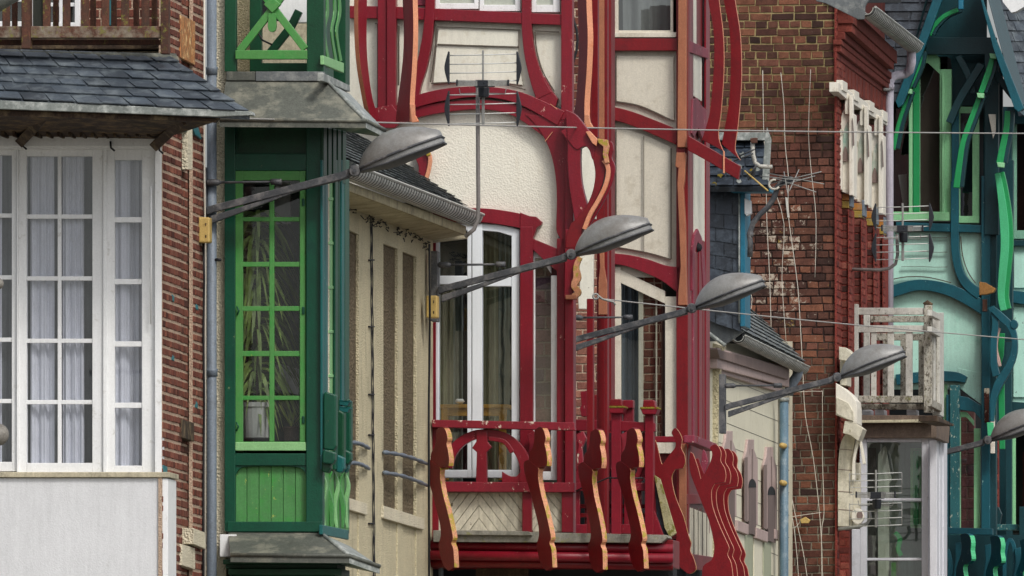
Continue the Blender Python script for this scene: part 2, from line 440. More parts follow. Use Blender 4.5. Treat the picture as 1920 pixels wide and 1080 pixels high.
YBOX = paint('yellowed_box_plastic', '#c9ab66', .5, .1, grain=.2, streak=.25, dirt=('#8f7440', .3, 9))
CABLE = paint('black_cable', '#16161a', .6, .1, grain=.1, streak=0)
RODM = paint('bright_aerial_rod', '#c9cac6', .35, .1, grain=.1, streak=0)
WCABLE = paint('white_cable', '#cdc8bb', .6, .1, grain=.2, streak=.1)
STEEL = paint('galvanised_steel', '#9a9a96', .4, .15, grain=.3, streak=.2)
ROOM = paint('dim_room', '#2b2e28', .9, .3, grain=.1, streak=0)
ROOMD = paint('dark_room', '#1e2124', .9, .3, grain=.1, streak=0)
NET = paint('net_curtain', '#d4d5de', .9, .08, grain=.2, streak=.12, fine=160)
NETD = paint('grey_curtain', '#7b7e80', .9, .1, grain=.25, streak=.3, fine=160)
GL = glass('window_glass', (.92, .94, .96, 1), .10)
GLD = glass('dusty_window_glass', (.9, .92, .92, 1), .05, .03, .03)
POTW = paint('white_glazed_pot', '#c9cac6', .3, .08, grain=.1, streak=.1)
LEAF = paint('palm_leaf', '#3c5a26', .5, .4, grain=.3, streak=.3, dirt=('#a8a35a', .3, 7))
LEAFY = paint('yellow_edged_leaf', '#8d9a35', .5, .3, grain=.3, streak=.2, dirt=('#4d6b24', .5, 7))
TILEO = paint('painted_flower_tile', '#d08a52', .5, .2, grain=.3, dirt=('#41352a', .55, 22), chips=('#e2c08a', .35, 16))
TILEB = paint('turquoise_tile', '#3b7f87', .4, .2, grain=.3, dirt=('#2b5c66', .4, 12))
BASEY = 2440
# ================================================================== HOUSE 1: white window bay
A1 = Tp(305, 127.0); B1 = Sp(305, 127.0)
h1 = thing('brick_house', A1.p(200, 2470), 'brick house with white panelled window bay under a dark slate canopy and brown timber balcony', 'house')
rc('wall_panel', PANEL, h1, A1, -260, 896, 303, BASEY, 0, .5, label='smooth pale grey boarded panel below the window')
rc('corner_trim', WH, h1, A1, 304, 897, 315, BASEY, .012, .45)
rc('window_sill', BEIGE, h1, A1, -260, 885, 318, 895, .03, .5)
# three casements in one frame
rws = [(293, 402), (410, 518), (526, 635), (643, 750), (758, 868)]
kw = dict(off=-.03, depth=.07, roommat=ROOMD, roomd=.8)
def nets(a, b): return [(a, (a + b) / 2 - 3, .06, NET, .42, .012), ((a + b) / 2 + 2, b, .09, NET, .55, .014)]
window(h1, A1, (33, 276, 193, 886), [(50, 108), (115, 173)], rws, WH, GL, curtain=[(44, 70, .12, NETD, .3, .01), (56, 102, .06, NET, .35, .014), (118, 158, .06, NET, .5, .014), (96, 180, .16, NETD, .2, .01)], label='white twin casement with ten small panes and net curtains', **kw)
window(h1, A1, (200, 280, 290, 889), [(215, 266)], [(a + 7, b + 5) for a, b in rws], WH, GL, curtain=[(212, 244, .06, NET, .32, .012), (238, 268, .12, NET, .5, .012)], label='narrow white casement with a single column of panes', **kw)
window(h1, A1, (-125, 272, 31, 884), [(-100, -45), (-38, 22)], [(a - 2, b - 2) for a, b in rws], WH, GL, curtain=[(-100, -40, .06, NET, .3, .012), (-6, 22, .10, NETD, .3, .01), (-38, 4, .06, NET, .3, .012)], label='white casement running out of sight', **kw)
rc('window_post', WH, h1, A1, 193, 268, 200, 886, .0, .06)
rc('window_post', WH, h1, A1, 31, 268, 34, 886, .005, .06)
rc('window_post', WH, h1, A1, 290, 262, 304, 890, .02, .12)
tb('espagnolette_rod', WH, h1, [A1.p(283, 350, .02), A1.p(283, 608, .02)], .008)
rc('window_head', WH, h1, A1, -140, 254, 303, 275, .035, .12)
rc('window_head', WH, h1, A1, -140, 272, 303, 280, .02, .05)
for px, pyy in ((42, 262), (207, 265), (298, 270)):
    tb('shutter_hook', CABLE, h1, [A1.p(px, pyy, .05), A1.p(px + 1, pyy + 12, .06), A1.p(px + 8, pyy + 18, .06)], .008)
# canopy
can = sub('canopy', h1, 'dark slate canopy with zinc eave above the white windows')
cA, cB = A1.p(-80, 90, .05), A1.p(312, 101, .05)
ce = lambda x, y: A1.p(x, y, 1.1)
cC, cD = ce(468, 211), ce(-30, 186)
cA2 = A1.p(-150, 88, .05); cD2 = ce(-130, 181)
slates('slates', can, SLATE, cA2, cB, cC, cD2, 6, .205, lift=.010, th=.009)
# lead flashing along the ridge, rumpled
fl = M(); K = 60
for i in range(K + 1):
    x = -60 + (330 + 60) * i / K; wv = 3.0 * math.sin(i * .9) + 2.5 * math.sin(i * 2.3)
    fl.v += [A1.p(x, 93 + i * .12, .10), A1.p(x + 4, 103 + i * .12 + wv * .5, .16 + .012 * math.sin(i * 1.7)), A1.p(x + 8, 114 + i * .18 + wv, .235 + .01 * math.sin(i * 1.3))]
for i in range(K):
    for j in range(2): fl.face((i * 3 + j, i * 3 + 1 + j, i * 3 + 4 + j, i * 3 + 3 + j))
obj('flashing', fl, ZINCD, can, smooth=True)
eav = M(); eav.prism_pts([ce(-160, 180), ce(472, 209), ce(474, 216), ce(405, 219), ce(-160, 199)], S * .16); obj('zinc_edge', eav, ZINCL, can, .006)
fas = M(); fas.prism_pts([A1.p(-160, 198, 1.05), A1.p(412, 218, 1.05), A1.p(404, 229, 1.05), A1.p(-160, 215, 1.05)], S * .1); obj('fascia_beam', fas, OLDW, can, .006)
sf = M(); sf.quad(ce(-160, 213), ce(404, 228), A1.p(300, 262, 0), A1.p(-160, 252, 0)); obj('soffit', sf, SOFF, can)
for x in range(-40, 300, 21):
    rc('rafter', OLDW, can, A1, x, 222 + x * .02, x + 5, 256, .30, .28)
for (xa, ya, xb, yb) in ((92, 208, 40, 265), (345, 222, 292, 272)):
    m = M(); m.tube([A1.p(xa, ya, 1.0), A1.p((xa + xb) / 2 + 3, (ya + yb) / 2 - 2, .55), A1.p(xb, yb, .08)], .055, 4); obj('canopy_bracket', m, OLDW, can, .006)
# timber balcony above
bal = sub('balcony', h1, 'weathered brown timber balcony railing with moss on its lower rail')
BA = Tp(305, 126.6)
rc('bottom_rail', MOSSW, bal, BA, -140, 49, 304, 71, .06, .10)
rc('bottom_beam', WOOD, bal, BA, -140, 74, 304, 84, -.1, .06)
rc('newel_post', WOOD, bal, BA, 301, -60, 316, 101, .08, .10)
rc('newel_post', WOOD, bal, BA, 40, -60, 57, 91, .09, .10)
for x in (4, 80, 117, 152, 190, 227, 265): rc('baluster', WOOD, bal, BA, x, -60, x + 14, 50, .05, .04)
for x in (22, 99, 169, 208, 250, 284): rc('baluster', WOOD, bal, BA, x, -60, x + 10, 50, -.12, .04)
# wall and windows behind the balcony
BW = Tp(305, 128.2)
bricks('wall', h1, BW, 150, -70, 316, 96, 0, BRA, MORT, bh=.075, bl=.22, label='brick wall behind the balcony')
rc('wall', ROOM, h1, BW, -200, -70, 150, 96, 0, .3)
window(h1, BW, (-30, -60, 60, 60), [(-22, 12), (18, 50)], [(-50, -5), (3, 40)], WH, GL, off=.05, roommat=ROOMD)
window(h1, BW, (84, -60, 150, 70), [(92, 111), (118, 140)], [(-50, 5), (12, 42)], WH, GL, off=.05, roommat=ROOMD)
rc('shutter', TILEB, h1, BW, 203, -60, 213, 48, .06, .03)
rc('balcony_floor', OLDW, h1, BW, -200, 60, 330, 92, .3, .3)
# brick return along the street: pilaster, recess, pilaster
bricks('wall', h1, B1, 305, -60, 340, 1500, 0, BRA, MORT, bh=.0735, bl=.21, joint=.023, thick=.03)
bricks('wall_recess', h1, B1, 336, -60, 366, 1500, -.045, BRD, MORT, bh=.0735, bl=.24, joint=.018, thick=.03)
bricks('wall', h1, B1, 362, -60, 381, 1500, 0, BRA, MORT, bh=.0735, bl=.21, joint=.023, thick=.03)
rc('wall', PANEL, h1, B1, 305, 1490, 384, BASEY, 0, .4)
rc('wall', CREAMB, h1, Tp(305, 128.0), 60, 96, 300, BASEY, 0, 1.2, bev=0)
pg('tile_panel', TILEO, h1, B1, [(339, 28), (366, 40), (366, 122), (339, 108)], .015, .03, label='worn painted flower tile panel in the brickwork')
pg('tile_ornament', TILEB, h1, B1, [(338, 250), (342, 232), (352, 226), (355, 245)], .03, .03); pg('tile_ornament', TILEB, h1, B1, [(359, 232), (372, 238), (379, 262), (366, 252)], .03, .03)
rc('stone_pilaster', CREAMB, h1, B1, 352, 226, 361, 318, .03, .05)
for (x, y, w, h) in ((324, 552, 3, 12), (369, 570, 3, 10), (324, 665, 3, 10), (368, 752, 3, 12), (307, 872, 7, 18), (322, 1006, 3, 12)):
    pg('glazed_brick', TILEB, h1, B1, [(x, y), (x + w, y + 3), (x + w, y + h + 3), (x, y + h)], .012, .02)
for (x0, y0, x1, y1) in ((341, 785, 364, 820), (341, 1020, 366, 1060)):
    pg('stone_block', OLDW if y0 < 900 else CREAMB, h1, B1, [(x0, y0), (x1, y0 + 8), (x1, y1 + 8), (x0, y1)], .02, .18)
pg('stone_block', CREAMB, h1, B1, [(363, 990), (384, 998), (386, 1030), (363, 1020)], .05, .18)
for (y0, y1) in ((318, 345), (822, 838), (1030, 1075)): pg('vent_hole', ROOMD, h1, B1, [(341, y0), (362, y0 + 6), (362, y1 + 6), (341, y1)], -.08, .05)
# downpipe and the wiring beside it
C1 = Tp(385, 129.35)
tb('downpipe', PIPE, h1, [C1.p(397, -60, .08), C1.p(397, 1120, .08), C1.p(397, BASEY, .08)], .040, 16)
for y in (126, 692): tb('pipe_collar', PIPE, h1, [C1.p(397, y, .08), C1.p(397, y + 4, .08), C1.p(397, y + 14, .08)], .05, 16, rad=[.052, .047, .047])
tb('wall_cable', CABLE, h1, [B1.p(381, 455, .02), B1.p(383, 520, .03), B1.p(381, 620, .02), B1.p(383, 760, .02), B1.p(381, 900, .02), B1.p(381, 1500, .02)], .009)
tb('wall_cable', WCABLE, h1, [B1.p(383, -60, .03), B1.p(383, 300, .03), B1.p(385, 470, .02), B1.p(384, 1500, .03)], .008)
tb('pipe_bolt', CABLE, h1, [C1.p(404, 487, .1), C1.p(414, 487, .12)], .012)
# ================================================================== HOUSE 2: green bay
C2 = Tp(605, 129.3); D2 = Sp(605, 129.3)
h2 = thing('green_bay_house', C2.p(500, 2470), 'house with a narrow two tone green timber bay and balcony between grey zinc hoods', 'house')
rc('wall', CREAMB, h2, C2, 402, -60, 424, BASEY, -.06, 1.0, label='thin cream strip of wall beside the downpipe')
rc('wall', GD2, h2, C2, 424, 233, 604, BASEY, -1.2, .4, bev=0)
# skirt and shopfront mouldings
for i, (x0, x1, y0, y1, o) in enumerate(((418, 640, 1049, 1058, .14), (423, 632, 1058, 1066, .10), (428, 640, 1066, 1078, .15), (434, 628, 1078, 1090, .08))):
    rc('moulding', GD2, h2, C2, x0, y0, x1, y1, o, .5)
rc('shopfront_wall', GD2, h2, C2, 432, 1088, 604, BASEY, 0, 1.5)
# frame of the bay
fr = sub('bay_window', h2, 'dark green timber bay with bright green glazed casement')
rc('post', GD, fr, C2, 421, 234, 441, 996, .02, .12)
rc('post', GD, fr, C2, 574, 234, 605, 998, .03, .12)
rc('header_panel', GD2, fr, C2, 440, 234, 575, 292, -.06, .05)
rc('rail', GD, fr, C2, 440, 288, 575, 320, .01, .1)
rc('rail', GD, fr, C2, 440, 850, 575, 873, .012, .1)
rc('rail', GD, fr, C2, 426, 978, 604, 997, .035, .14)
# arched top of the board panel
bp = [(441, 872), (575, 872), (575, 893)] + cr([(575, 893), (567, 880), (550, 875), (508, 874), (462, 875), (448, 880), (441, 893)])
pg('arched_rail', GD, fr, C2, bp, .0, .07)
for i in range(6):
    x = 440 + i * 22.7; rc('board', GBP, fr, C2, x + .4, 873, x + 22.3, 980, -.035, .02, bev=.004)
rc('board_backing', GD2, fr, C2, 438, 870, 578, 985, -.06, .02, bev=0)
window(fr, C2, (441, 320, 573, 845), [(455, 505), (514, 562)], [(338, 407), (415, 491), (500, 574), (583, 658), (668, 742), (750, 828)], GB, GLD, off=.0, depth=.05, roommat=ROOM, roomd=1.3, name='window')
rc('sill', GPALE, fr, C2, 441, 829, 574, 845, .02, .05)
for x, y in ((444, 575), (443, 792)): tb('latch', GD, fr, [C2.p(x, y, .02), C2.p(x + 4, y + 8, .03), C2.p(x, y + 16, .02)], .007)
for y in (372, 575, 780): rc('hinge', GD, fr, C2, 566, y, 571, y + 14, .012, .02)
# street side of the bay
rc('side_post', GD, fr, D2, 605, 236, 609, 1000, .005, .02)
rc('side_panel', GD2, fr, D2, 605, 300, 655, 1000, -.10, .05, bev=0)
for x0, x1, mt, o in ((605, 609, GTEAL, .012), (610, 615, GTEAL, .0), (615, 618, CREAMB, -.01), (618, 627, GPALE, -.012), (629, 634, GD, .012), (635, 640, GD2, .0), (641, 646, GTEAL, .012), (647, 654, GD, .006)):
    rc('side_moulding', mt, fr, D2, x0, 300, x1, 880, o, .02, bev=.004)
for y in range(370, 860, 83): rc('side_glazing_bar', GPALE, fr, D2, 617, y, 627, y + 6, -.004, .02)
for x in range(607, 652, 9): rc('dentil', GD2, fr, D2, x, 238, x + 6, 330 + (x - 607) * .4, .015, .02)
# carved corbels on the side, each a block seen end on
for (x0, y0, x1, y1, D, mt) in ((606, 738, 630, 842, 129.2, GD), (604, 846, 628, 868, 129.15, GD), (603, 866, 620, 884, 129.2, GD2), (630, 772, 645, 870, 130.2, GD2), (628, 856, 645, 884, 130.1, GTEAL), (644, 750, 658, 850, 130.7, GD), (641, 846, 658, 868, 130.6, GD), (630, 752, 656, 758, 130.3, GTEAL), (630, 764, 656, 770, 130.3, GTEAL), (645, 868, 653, 884, 130.7, GTEAL)):
    pg('carved_corbel', mt, fr, Tp(x0, D), [(x0, y0), (x0 + 5, y0 - 4), (x1, y0 + 2), (x1, y1 - 6), (x1 - 5, y1 + 3), (x0, y1)], 0, .12, .012)
for k, (x, s, D) in enumerate(((606, 1, 129.4), (618, -1, 129.9), (629, 1, 130.2), (640, -1, 130.5), (649, 1, 130.8))):
    pg('tulip_cutout', GBP if k % 2 else GPALE, fr, Tp(x, D), band_pts([(x - 4 * s, 884, 3), (x + 4 * s, 910, 6), (x - 3 * s, 950, 9), (x + 2, 990, 4)], 6), 0, .05, .004)
rc('tulip_panel', GB, fr, D2, 606, 872, 654, 994, -.03, .04, bev=0)
pg('side_rail', GTEAL, fr, D2, [(605, 984), (654, 994), (654, 1012), (605, 1002)], .02, .03)
# zinc hoods
def hood(y0, y1, y2, xl0, xl1, xr0, xr1, lbl, tipx, tipy):
    hd = sub('zinc_hood', h2, lbl); m = M(); a = .02; b = .5
    tl, tr = C2.p(xl0, y0, a), C2.p(xr0, y0 + 1, a); bl, br = C2.p(xl1, y1, b), C2.p(xr1, y1 + 2, b)
    br2 = D2.p(tipx, tipy, .5); tr2 = D2.p(656, y0 + 26, .03)
    m.quad(tl, tr, br, bl); m.quad(tr, tr2, br2, br, 1)
    up = Vector((0, 0, -.06)); m.quad(bl, br, br + up, bl + up, 0); m.quad(br, br2, br2 + up, br + up, 1)
    m.quad(bl + up, br + up, C2.p(xr0, y1 + 14, a), C2.p(xl0, y1 + 14, a), 2); m.quad(br + up, br2 + up, D2.p(656, y1 + 24, .02), C2.p(xr0, y1 + 14, a), 2)
    obj('sheet', m, [ZINCD, ZINCL, GD2], hd)
    tb('lip', ZINCD, hd, [bl, br, br2], .018, 6)
    tb('seam', ZINCL, hd, [tr, br], .018, 6)
    return hd
hd1 = hood(150, 224, 236, 424, 412, 612, 686, 'upper zinc hood dividing the green balcony from the green bay', 722, 244)
rc('flashing', ZINCD, hd1, C2, 424, 134, 478, 151, .05, .1); rc('flashing', ZINC, hd1, C2, 479, 134, 607, 152, .052, .1)
pg('flashing', ZINCL, hd1, D2, [(606, 136), (656, 160), (657, 172), (606, 152)], .06, .05)
hd2 = hood(998, 1040, 1050, 428, 432, 600, 655, 'lower zinc hood beneath the green boards', 712, 1062)
rc('plaster_patch', WH, h2, C2, 412, 1002, 443, 1044, .10, .1)
# potted plants behind the glass
PALMY = paint('palm_frond_bright', '#86a055', .5, .3, attr=True, grain=.2, streak=.2)
def pot(name, x, y0, y1, w, D, mat, label, leaves):
    pl = Tp(605, D); c = pl.p(x, y1, 0); sc = 30000 / D; r = w / sc / 2; h = (y1 - y0) / sc
    t = thing(name, c, label, 'potted plant'); m = M()
    m.tube([c + Vector((0, 0, h * f)) for f in (0, .02, .85, .88, 1.0)], r, 20, rad=[r * .8, r * .84, r * .98, r * 1.06, r * 1.06]); obj('pot', m, mat, t, smooth=False)
    rng = random.Random(int(x)); lf = M()
    for k in range(leaves[0]):
        a = rng.uniform(0, 6.28); L = rng.uniform(.6, 1) * leaves[1]; up = leaves[2]; droop = leaves[3]; p0 = c + Vector((0, 0, h)); prev = None
        dirv = Vector((math.cos(a), math.sin(a) * .5, 0)); side = Vector((-dirv.y, dirv.x, 0)); N = 7; wd = leaves[4] * rng.uniform(.7, 1.2); z0 = rng.uniform(0, leaves[5]); pr = None
        for i in range(N + 1):
            f = i / N; p = p0 + Vector((0, 0, z0)) + dirv * (L * f) * .8 + Vector((0, 0, L * (up * f - droop * f * f)))
            w_ = wd * math.sin(math.pi * min(.97, f * .9 + .08)); e = (side + Vector((rng.uniform(-.3, .3), 0, rng.uniform(-.6, .6)))).normalized() * w_ if i == 0 else ee * 1.0
            if i == 0: ee = (side + Vector((rng.uniform(-.2, .2), 0, rng.uniform(-.9, .9)))).normalized(); 
            cur = (p + ee * w_, p - ee * w_)
            if pr: lf.quad(pr[0], pr[1], cur[1], cur[0], 0, (rng.random(), .5, .5))
            pr = cur
    obj('leaves', lf, leaves[6], t)
    if leaves[5] > .2: tb('stem', OLDW, t, [c + Vector((0, 0, h)), c + Vector((.01, 0, h + leaves[5]))], .012)
    return t
LEAFG = paint('palm_leaf_varied', '#6f8f42', .5, .4, attr=True, grain=.3, streak=.3, dirt=('#b0ab62', .3, 7))
pot('potted_palm', 482, 755, 822, 58, 129.66, POTW, 'bushy dark green palm in a white pot behind the green window panes', (300, .58, .50, 1.25, .022, 1.55, PALMY))
pot('potted_snake_plant', 546, 800, 826, 30, 129.55, OLDW, 'small plant with stiff yellow edged leaves beside the white pot', (11, .36, .9, .1, .013, 0, LEAFY))
pg('fence_panel', WH, fr, C2, [(518, 680), (560, 692), (560, 742), (520, 730)], -.6, .02)
rc('white_cloth', WH, fr, C2, 514, 318, 545, 420, -.8, .02)
# upper balcony
ub = sub('balcony', h2, 'two tone green timber balcony above the zinc hood')
rc('post', GD2, ub, C2, 421, -60, 442, 134, .02, .1); rc('post', GD2, ub, C2, 575, -60, 607, 137, .03, .12)
rc('rail', GB, ub, C2, 441, 94, 576, 111, .05, .06)
bd('brace', GB, ub, C2, [(448, 96), (500, 30), (545, -30)], 14, .045, .05, smooth=False); bd('brace', GB, ub, C2, [(572, 92), (520, 25), (480, -30)], 14, .04, .05, smooth=False)
pg('pendant', GB, ub, C2, [(503, 25), (517, 25), (518, 50)] + cr([(518, 50), (516, 57), (510, 60), (504, 57), (502, 50)]), .06, .04)
pg('pendant', GB, ub, C2, [(510, -6), (527, 8), (510, 24), (494, 8)], .07, .05)
rc('rear_rail', GD2, ub, C2, 489, 118, 578, 134, -.5, .08); bd('rear_brace', GD2, ub, C2, [(505, 100), (545, 50), (560, 20)], 15, -.5, .05, smooth=False)
rc('rear_post', GD2, ub, C2, 468, -60, 490, 134, -.5, .08)
pg('rear_wall', WH, ub, C2, [(520, -60), (578, -60), (578, 42), (530, 44), (519, 30)], -.6, .1)
rc('rear_wall', CREAMP, ub, C2, 441, -60, 470, 134, -.7, .1); rc('rear_wall', BEIGE, ub, C2, 488, 40, 578, 130, -1.4, .1)
rc('rear_wall', ROOMD, ub, C2, 430, -60, 606, 134, -1.6, .1)
rc('side_post', GD2, ub, D2, 648, -60, 656, 160, .02, .1); rc('side_post', GD, ub, D2, 607, -60, 614, 140, .0, .1)
pg('side_rail', GPALE, ub, D2, [(607, 104), (645, 118), (645, 137), (607, 121)], .02, .03)
for k, x in enumerate((610, 624, 633)):
    bd('side_slat', GB, ub, D2, [(x, -50, 4), (x + 5, 20, 5), (x - 1, 60, 4), (x + 7, 115, 5)], 5, .008, .01)
rc('side_wall', GD2, ub, D2, 606, -60, 655, 150, -.2, .05, bev=0)
tb('wall_cable', CABLE, ub, [C2.p(483, 60, -.4), C2.p(492, 75, -.4), C2.p(510, 84, -.4)], .008)
# ================================================================== CREAM HOUSE
E = Sp(655, FD(655)); DE = FD(655)
hc = thing('rendered_house', E.p(720, 2440), 'low cream rendered house with tall brown roughcast recesses and slate roof behind the green bay', 'house')
PEB = stucco('brown_roughcast', '#857760', size=42, strength=1.0, dist=.03, pits=.6, dirt=('#5d5141', .2, 4))
rc('wall', PEB, hc, E, 560, 380, 806, BASEY, 0, 1.0, bev=0, label='brown roughcast seen in the tall recesses')
BP = [(560, 652), (673, 719), (746, 755), (781, 812)]
def yl(x, y0, sl=.42): return y0 + (x - 655) * sl
for a, b in BP: pg('pilaster', CREAMP, hc, E, [(a, 380), (b, 380 + (b - a) * .44), (b, BASEY), (a, BASEY)], .03, .03)
for a, b, yt, yb in ((652, 673, 432, 934), (719, 746, 459, 952), (755, 781, 474, 967)):
    pg('lintel_band', CREAMP, hc, E, [(a, yt - 90), (b, yt - 80), (b, yt + 8), (a, yt - 2)], .028, .028)
    pg('spandrel', CREAMP, hc, E, [(a, yb + 14), (b, yb + 24), (b, BASEY), (a, BASEY)], .015, .015)
pg('stone_sill', CREAMB, hc, E, [(650, 932), (689, 944), (689, 966), (650, 954)], .055, .06)
pg('stone_sill', CREAMB, hc, E, [(720, 948), (796, 972), (796, 994), (720, 972)], .055, .06)
for (x0, x1, y0, s) in ((655, 692, 830, .30), (655, 692, 868, .30), (720, 800, 848, .27), (720, 800, 886, .30)):
    pts = [E.p(x0 + (x1 - x0) * f, y0 + (x1 - x0) * f * s - 4 * math.sin(f * 3.14), .05 + .03 * math.sin(f * 3.14)) for f in [i / 14 for i in range(15)]]
    tb('guard_rail', PIPE, hc, pts, .017, 8, rad=[.017 + .005 * math.sin(i * 2.2) for i in range(15)])
rc('wall_end', CREAMB, hc, E, 806, 455, 812, BASEY, .02, .02)
# soffit, gutter, roof
so = M(); g0, g1 = E.p(640, 335, .38), E.p(884, 437, .38)
so.quad(E.p(640, 352, .35), E.p(874, 440, .35), E.p(805, 452, .0), E.p(640, 388, .0)); obj('soffit', so, paint('soffit_boards', '#c8bd9a', .8, .2, grain=.3, streak=.1, dirt=('#7f7356', .45, 4)), hc)
for k in range(10):
    f = k / 10; a = Vector(E.p(640 + 234 * f, 352 + 88 * f, .35)); b = Vector(E.p(640 + 165 * f, 388 + 64 * f, .0))
pgf = M(); pgf.prism_pts([E.p(640, 336, .36), E.p(874, 424, .36), E.p(874, 441, .36), E.p(640, 353, .36)], -T * .03); obj('fascia', pgf, paint('fascia_board', '#bcb08d', .8, .2, grain=.3, dirt=('#6b6150', .4, 6)), hc, .004)
pg('soffit_end', BEIGE, hc, Tp(874, FD(805) + .1), [(798, 449), (876, 437), (874, 447), (806, 455)], 0, .1)
pg('eave_bracket', CREAMB, hc, Tp(700, 138.9), [(694, 372), (706, 378), (706, 384), (690, 374)], 0, .06)
gutter('gutter', hc, E.p(646, 312, .40), E.p(886, 404, .40), .10, GUTM, .16)
slates('roof', hc, SLATE2, E.p(560, 195, -.5), E.p(770, 305, -.5), E.p(884, 396, .40), E.p(560, 262, .40), 12, .2, lift=.012, label='lichen speckled slate roof above the gutter')
# debris and roots under the soffit, the rising cables
rng = random.Random(5)
db = M()
for k in range(60):
    x = rng.uniform(655, 805); y = 388 + (x - 655) * .44 + rng.triangular(-6, 16, -2); p = E.p(x, y, .05)
    db.tube([p, p + Vector((rng.uniform(-.02, .03), rng.uniform(-.05, .05), rng.uniform(-.03, .01))), p + Vector((rng.uniform(-.03, .03), rng.uniform(-.1, .1), rng.uniform(-.03, .0)))], .0045, 4)
o_ = obj('ivy_roots', db, CABLE, hc); o_['kind'] = 'stuff'
for k in range(3):
    pts = [E.p(696 + 2 * math.sin(y / 37 + k * 2) + (y - 400) * .008, y, .045) for y in range(400, 1400, 22)]
    tb('wall_cable', CABLE, hc, pts, .005, 5)
for y in (486, 611, 738, 814, 980): rc('cable_clip', CABLE, hc, E, 694, y, 703, y + 3, .05, .02)
tb('wall_cable', CABLE, hc, [E.p(805, 458, .2), E.p(806, 600, .15), E.p(804, 760, .15), E.p(805, 1400, .15)], .010)
tb('downpipe', PIPE, hc, [Tp(830, 143.2).p(805, 868, 0), Tp(830, 143.2).p(829, 868, 0), Tp(830, 143.2).p(829, 880, 0), Tp(830, 143.2).p(826, 1200, 0)], .022, 8)
for y in (959, 1048): tb('pipe_clamp', PIPE, hc, [Tp(830, 143.2).p(806, y, 0), Tp(830, 143.2).p(832, y, 0)], .024, 8)
# ================================================================== RED HOUSE
RED = paint('crimson_gloss', '#821324', .35, .14, grain=.22, streak=.15, dirt=('#76162a', .3, 6), chips=('#d9a596', .035, 13))
REDD = paint('deep_red_gloss', '#7a0c16', .38, .15, grain=.25, streak=.12, dirt=('#540a12', .3, 7))
REDW = paint('worn_red_paint', '#8a172a', .5, .2, grain=.3, streak=.2, chips=('#cfc0ae', .22, 12))
REDP = paint('faded_plum_red', '#8f3347', .5, .2, grain=.3, streak=.25, chips=('#dcb9b2', .12, 15))
SALM = paint('salmon_edge_paint', '#dd9673', .5, .12, grain=.22, streak=.08, dirt=('#c9764e', .2, 6))
SALL = paint('lichened_salmon_edge', '#dc9a76', .6, .18, grain=.4, streak=.2, dirt=('#b3714f', .35, 9), moss=('#98862c', .34, 14))
TERR = paint('terracotta_edge_paint', '#a96a4c', .5, .15, grain=.25, streak=.12, dirt=('#8b4d35', .25, 6))
CRM = paint('cream_panel_paint', '#e2dfd0', .5, .05, grain=.1, streak=.1, dirt=('#c2baa4', .2, 8), chips=('#776b55', .0, 16))
CRMS = stucco('white_stucco', '#e6e2d4', size=62, pits=.10, strength=.35, var=.05, dirt=('#cbbfa8', .1, 6))
CRMG = paint('greyed_cream_panel', '#d3ccbc', .5, .06, grain=.15, streak=.08, dirt=('#aaa08d', .25, 6))
CRMF = paint('flaking_cream_boards', '#d9d2bd', .6, .1, grain=.2, streak=.35, chips=('#6d6250', .14, 18), dirt=('#a8a08b', .25, 9))
LINE = paint('dark_groove', '#5d564c', .8, .2, grain=.2, streak=0)
STONE = paint('weathered_grey_ledge', '#9b988c', .8, .2, grain=.3, streak=.3, dirt=('#5e5c52', .4, 10), moss=('#7b7a49', .1, 15))
YWOOD = paint('yellow_pine', '#e0a640', .5, .12, grain=.2, streak=.25)
OLIVEC = paint('olive_curtain', '#a0a382', .9, .1, grain=.2, streak=.4, fine=160)
TEALC = paint('grey_green_curtain', '#a3b3ab', .9, .1, grain=.2, streak=.45, fine=160)
GLV = glass('house_window_glass', (.80, .83, .81, 1), .17)
DF = 143.4
Fp = Tp(810, DF)
hr = thing('half_timbered_house', Fp.p(930, 2440), 'crimson half timbered house with cream panels, curved brackets and an ornate red balcony', 'house')
DH = 154.4; Hp = Tp(1145, DH); Ip = Sp(1287, DH)
# ---- first bay: cream infill
rc('stucco_panel', CRMS, hr, Fp, 640, 200, 1046, 424, -.06, .05, bev=0, label='white stucco infill under the big arch')
rc('stucco_panel', CRMS, hr, Fp, 998, 424, 1046, 500, -.062, .05, bev=0)
rc('cream_panel', CRM, hr, Fp, 640, -60, 1056, 200, -.065, .05, bev=0, label='cream painted boards between the upper timbers')
rc('wall', CRMS, hr, Fp, 640, 424, 824, BASEY, -.9, .1, bev=0)
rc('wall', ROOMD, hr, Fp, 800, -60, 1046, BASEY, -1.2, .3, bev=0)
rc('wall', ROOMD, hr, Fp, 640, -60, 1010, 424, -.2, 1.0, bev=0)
# fine mouldings applied on the panels
def groove(pl, pts, off=-.012, w=2.2, nm='panel_moulding', mt=None, smooth=True): bd(nm, mt or LINE, hr, pl, pts, w, off, .02, 0, smooth)
groove(Fp, [(817, 46), (815, 95), (807, 154)]); groove(Fp, [(808, 156), (850, 154), (865, 152)]); groove(Fp, [(955, 160), (985, 168)])
groove(Fp, [(820, 83), (905, 86), (972, 88)]); groove(Fp, [(1003, 60), (1006, 95), (1018, 135), (1039, 171)])
groove(Fp, [(1003, 58), (1048, 60)]); groove(Fp, [(747, 48), (747, 160)], w=3); groove(Fp, [(820, 50), (975, 56)], w=1.5)
pg('raised_panel', CRM, hr, Fp, [(822, 53)] + [(972, 56), (972, 100), (980, 160)] + [(905, 150), (812, 156), (816, 110)], -.03, .035)
groove(Fp, [(703, 44), (708, 44), (708, 205)], w=2, smooth=False)
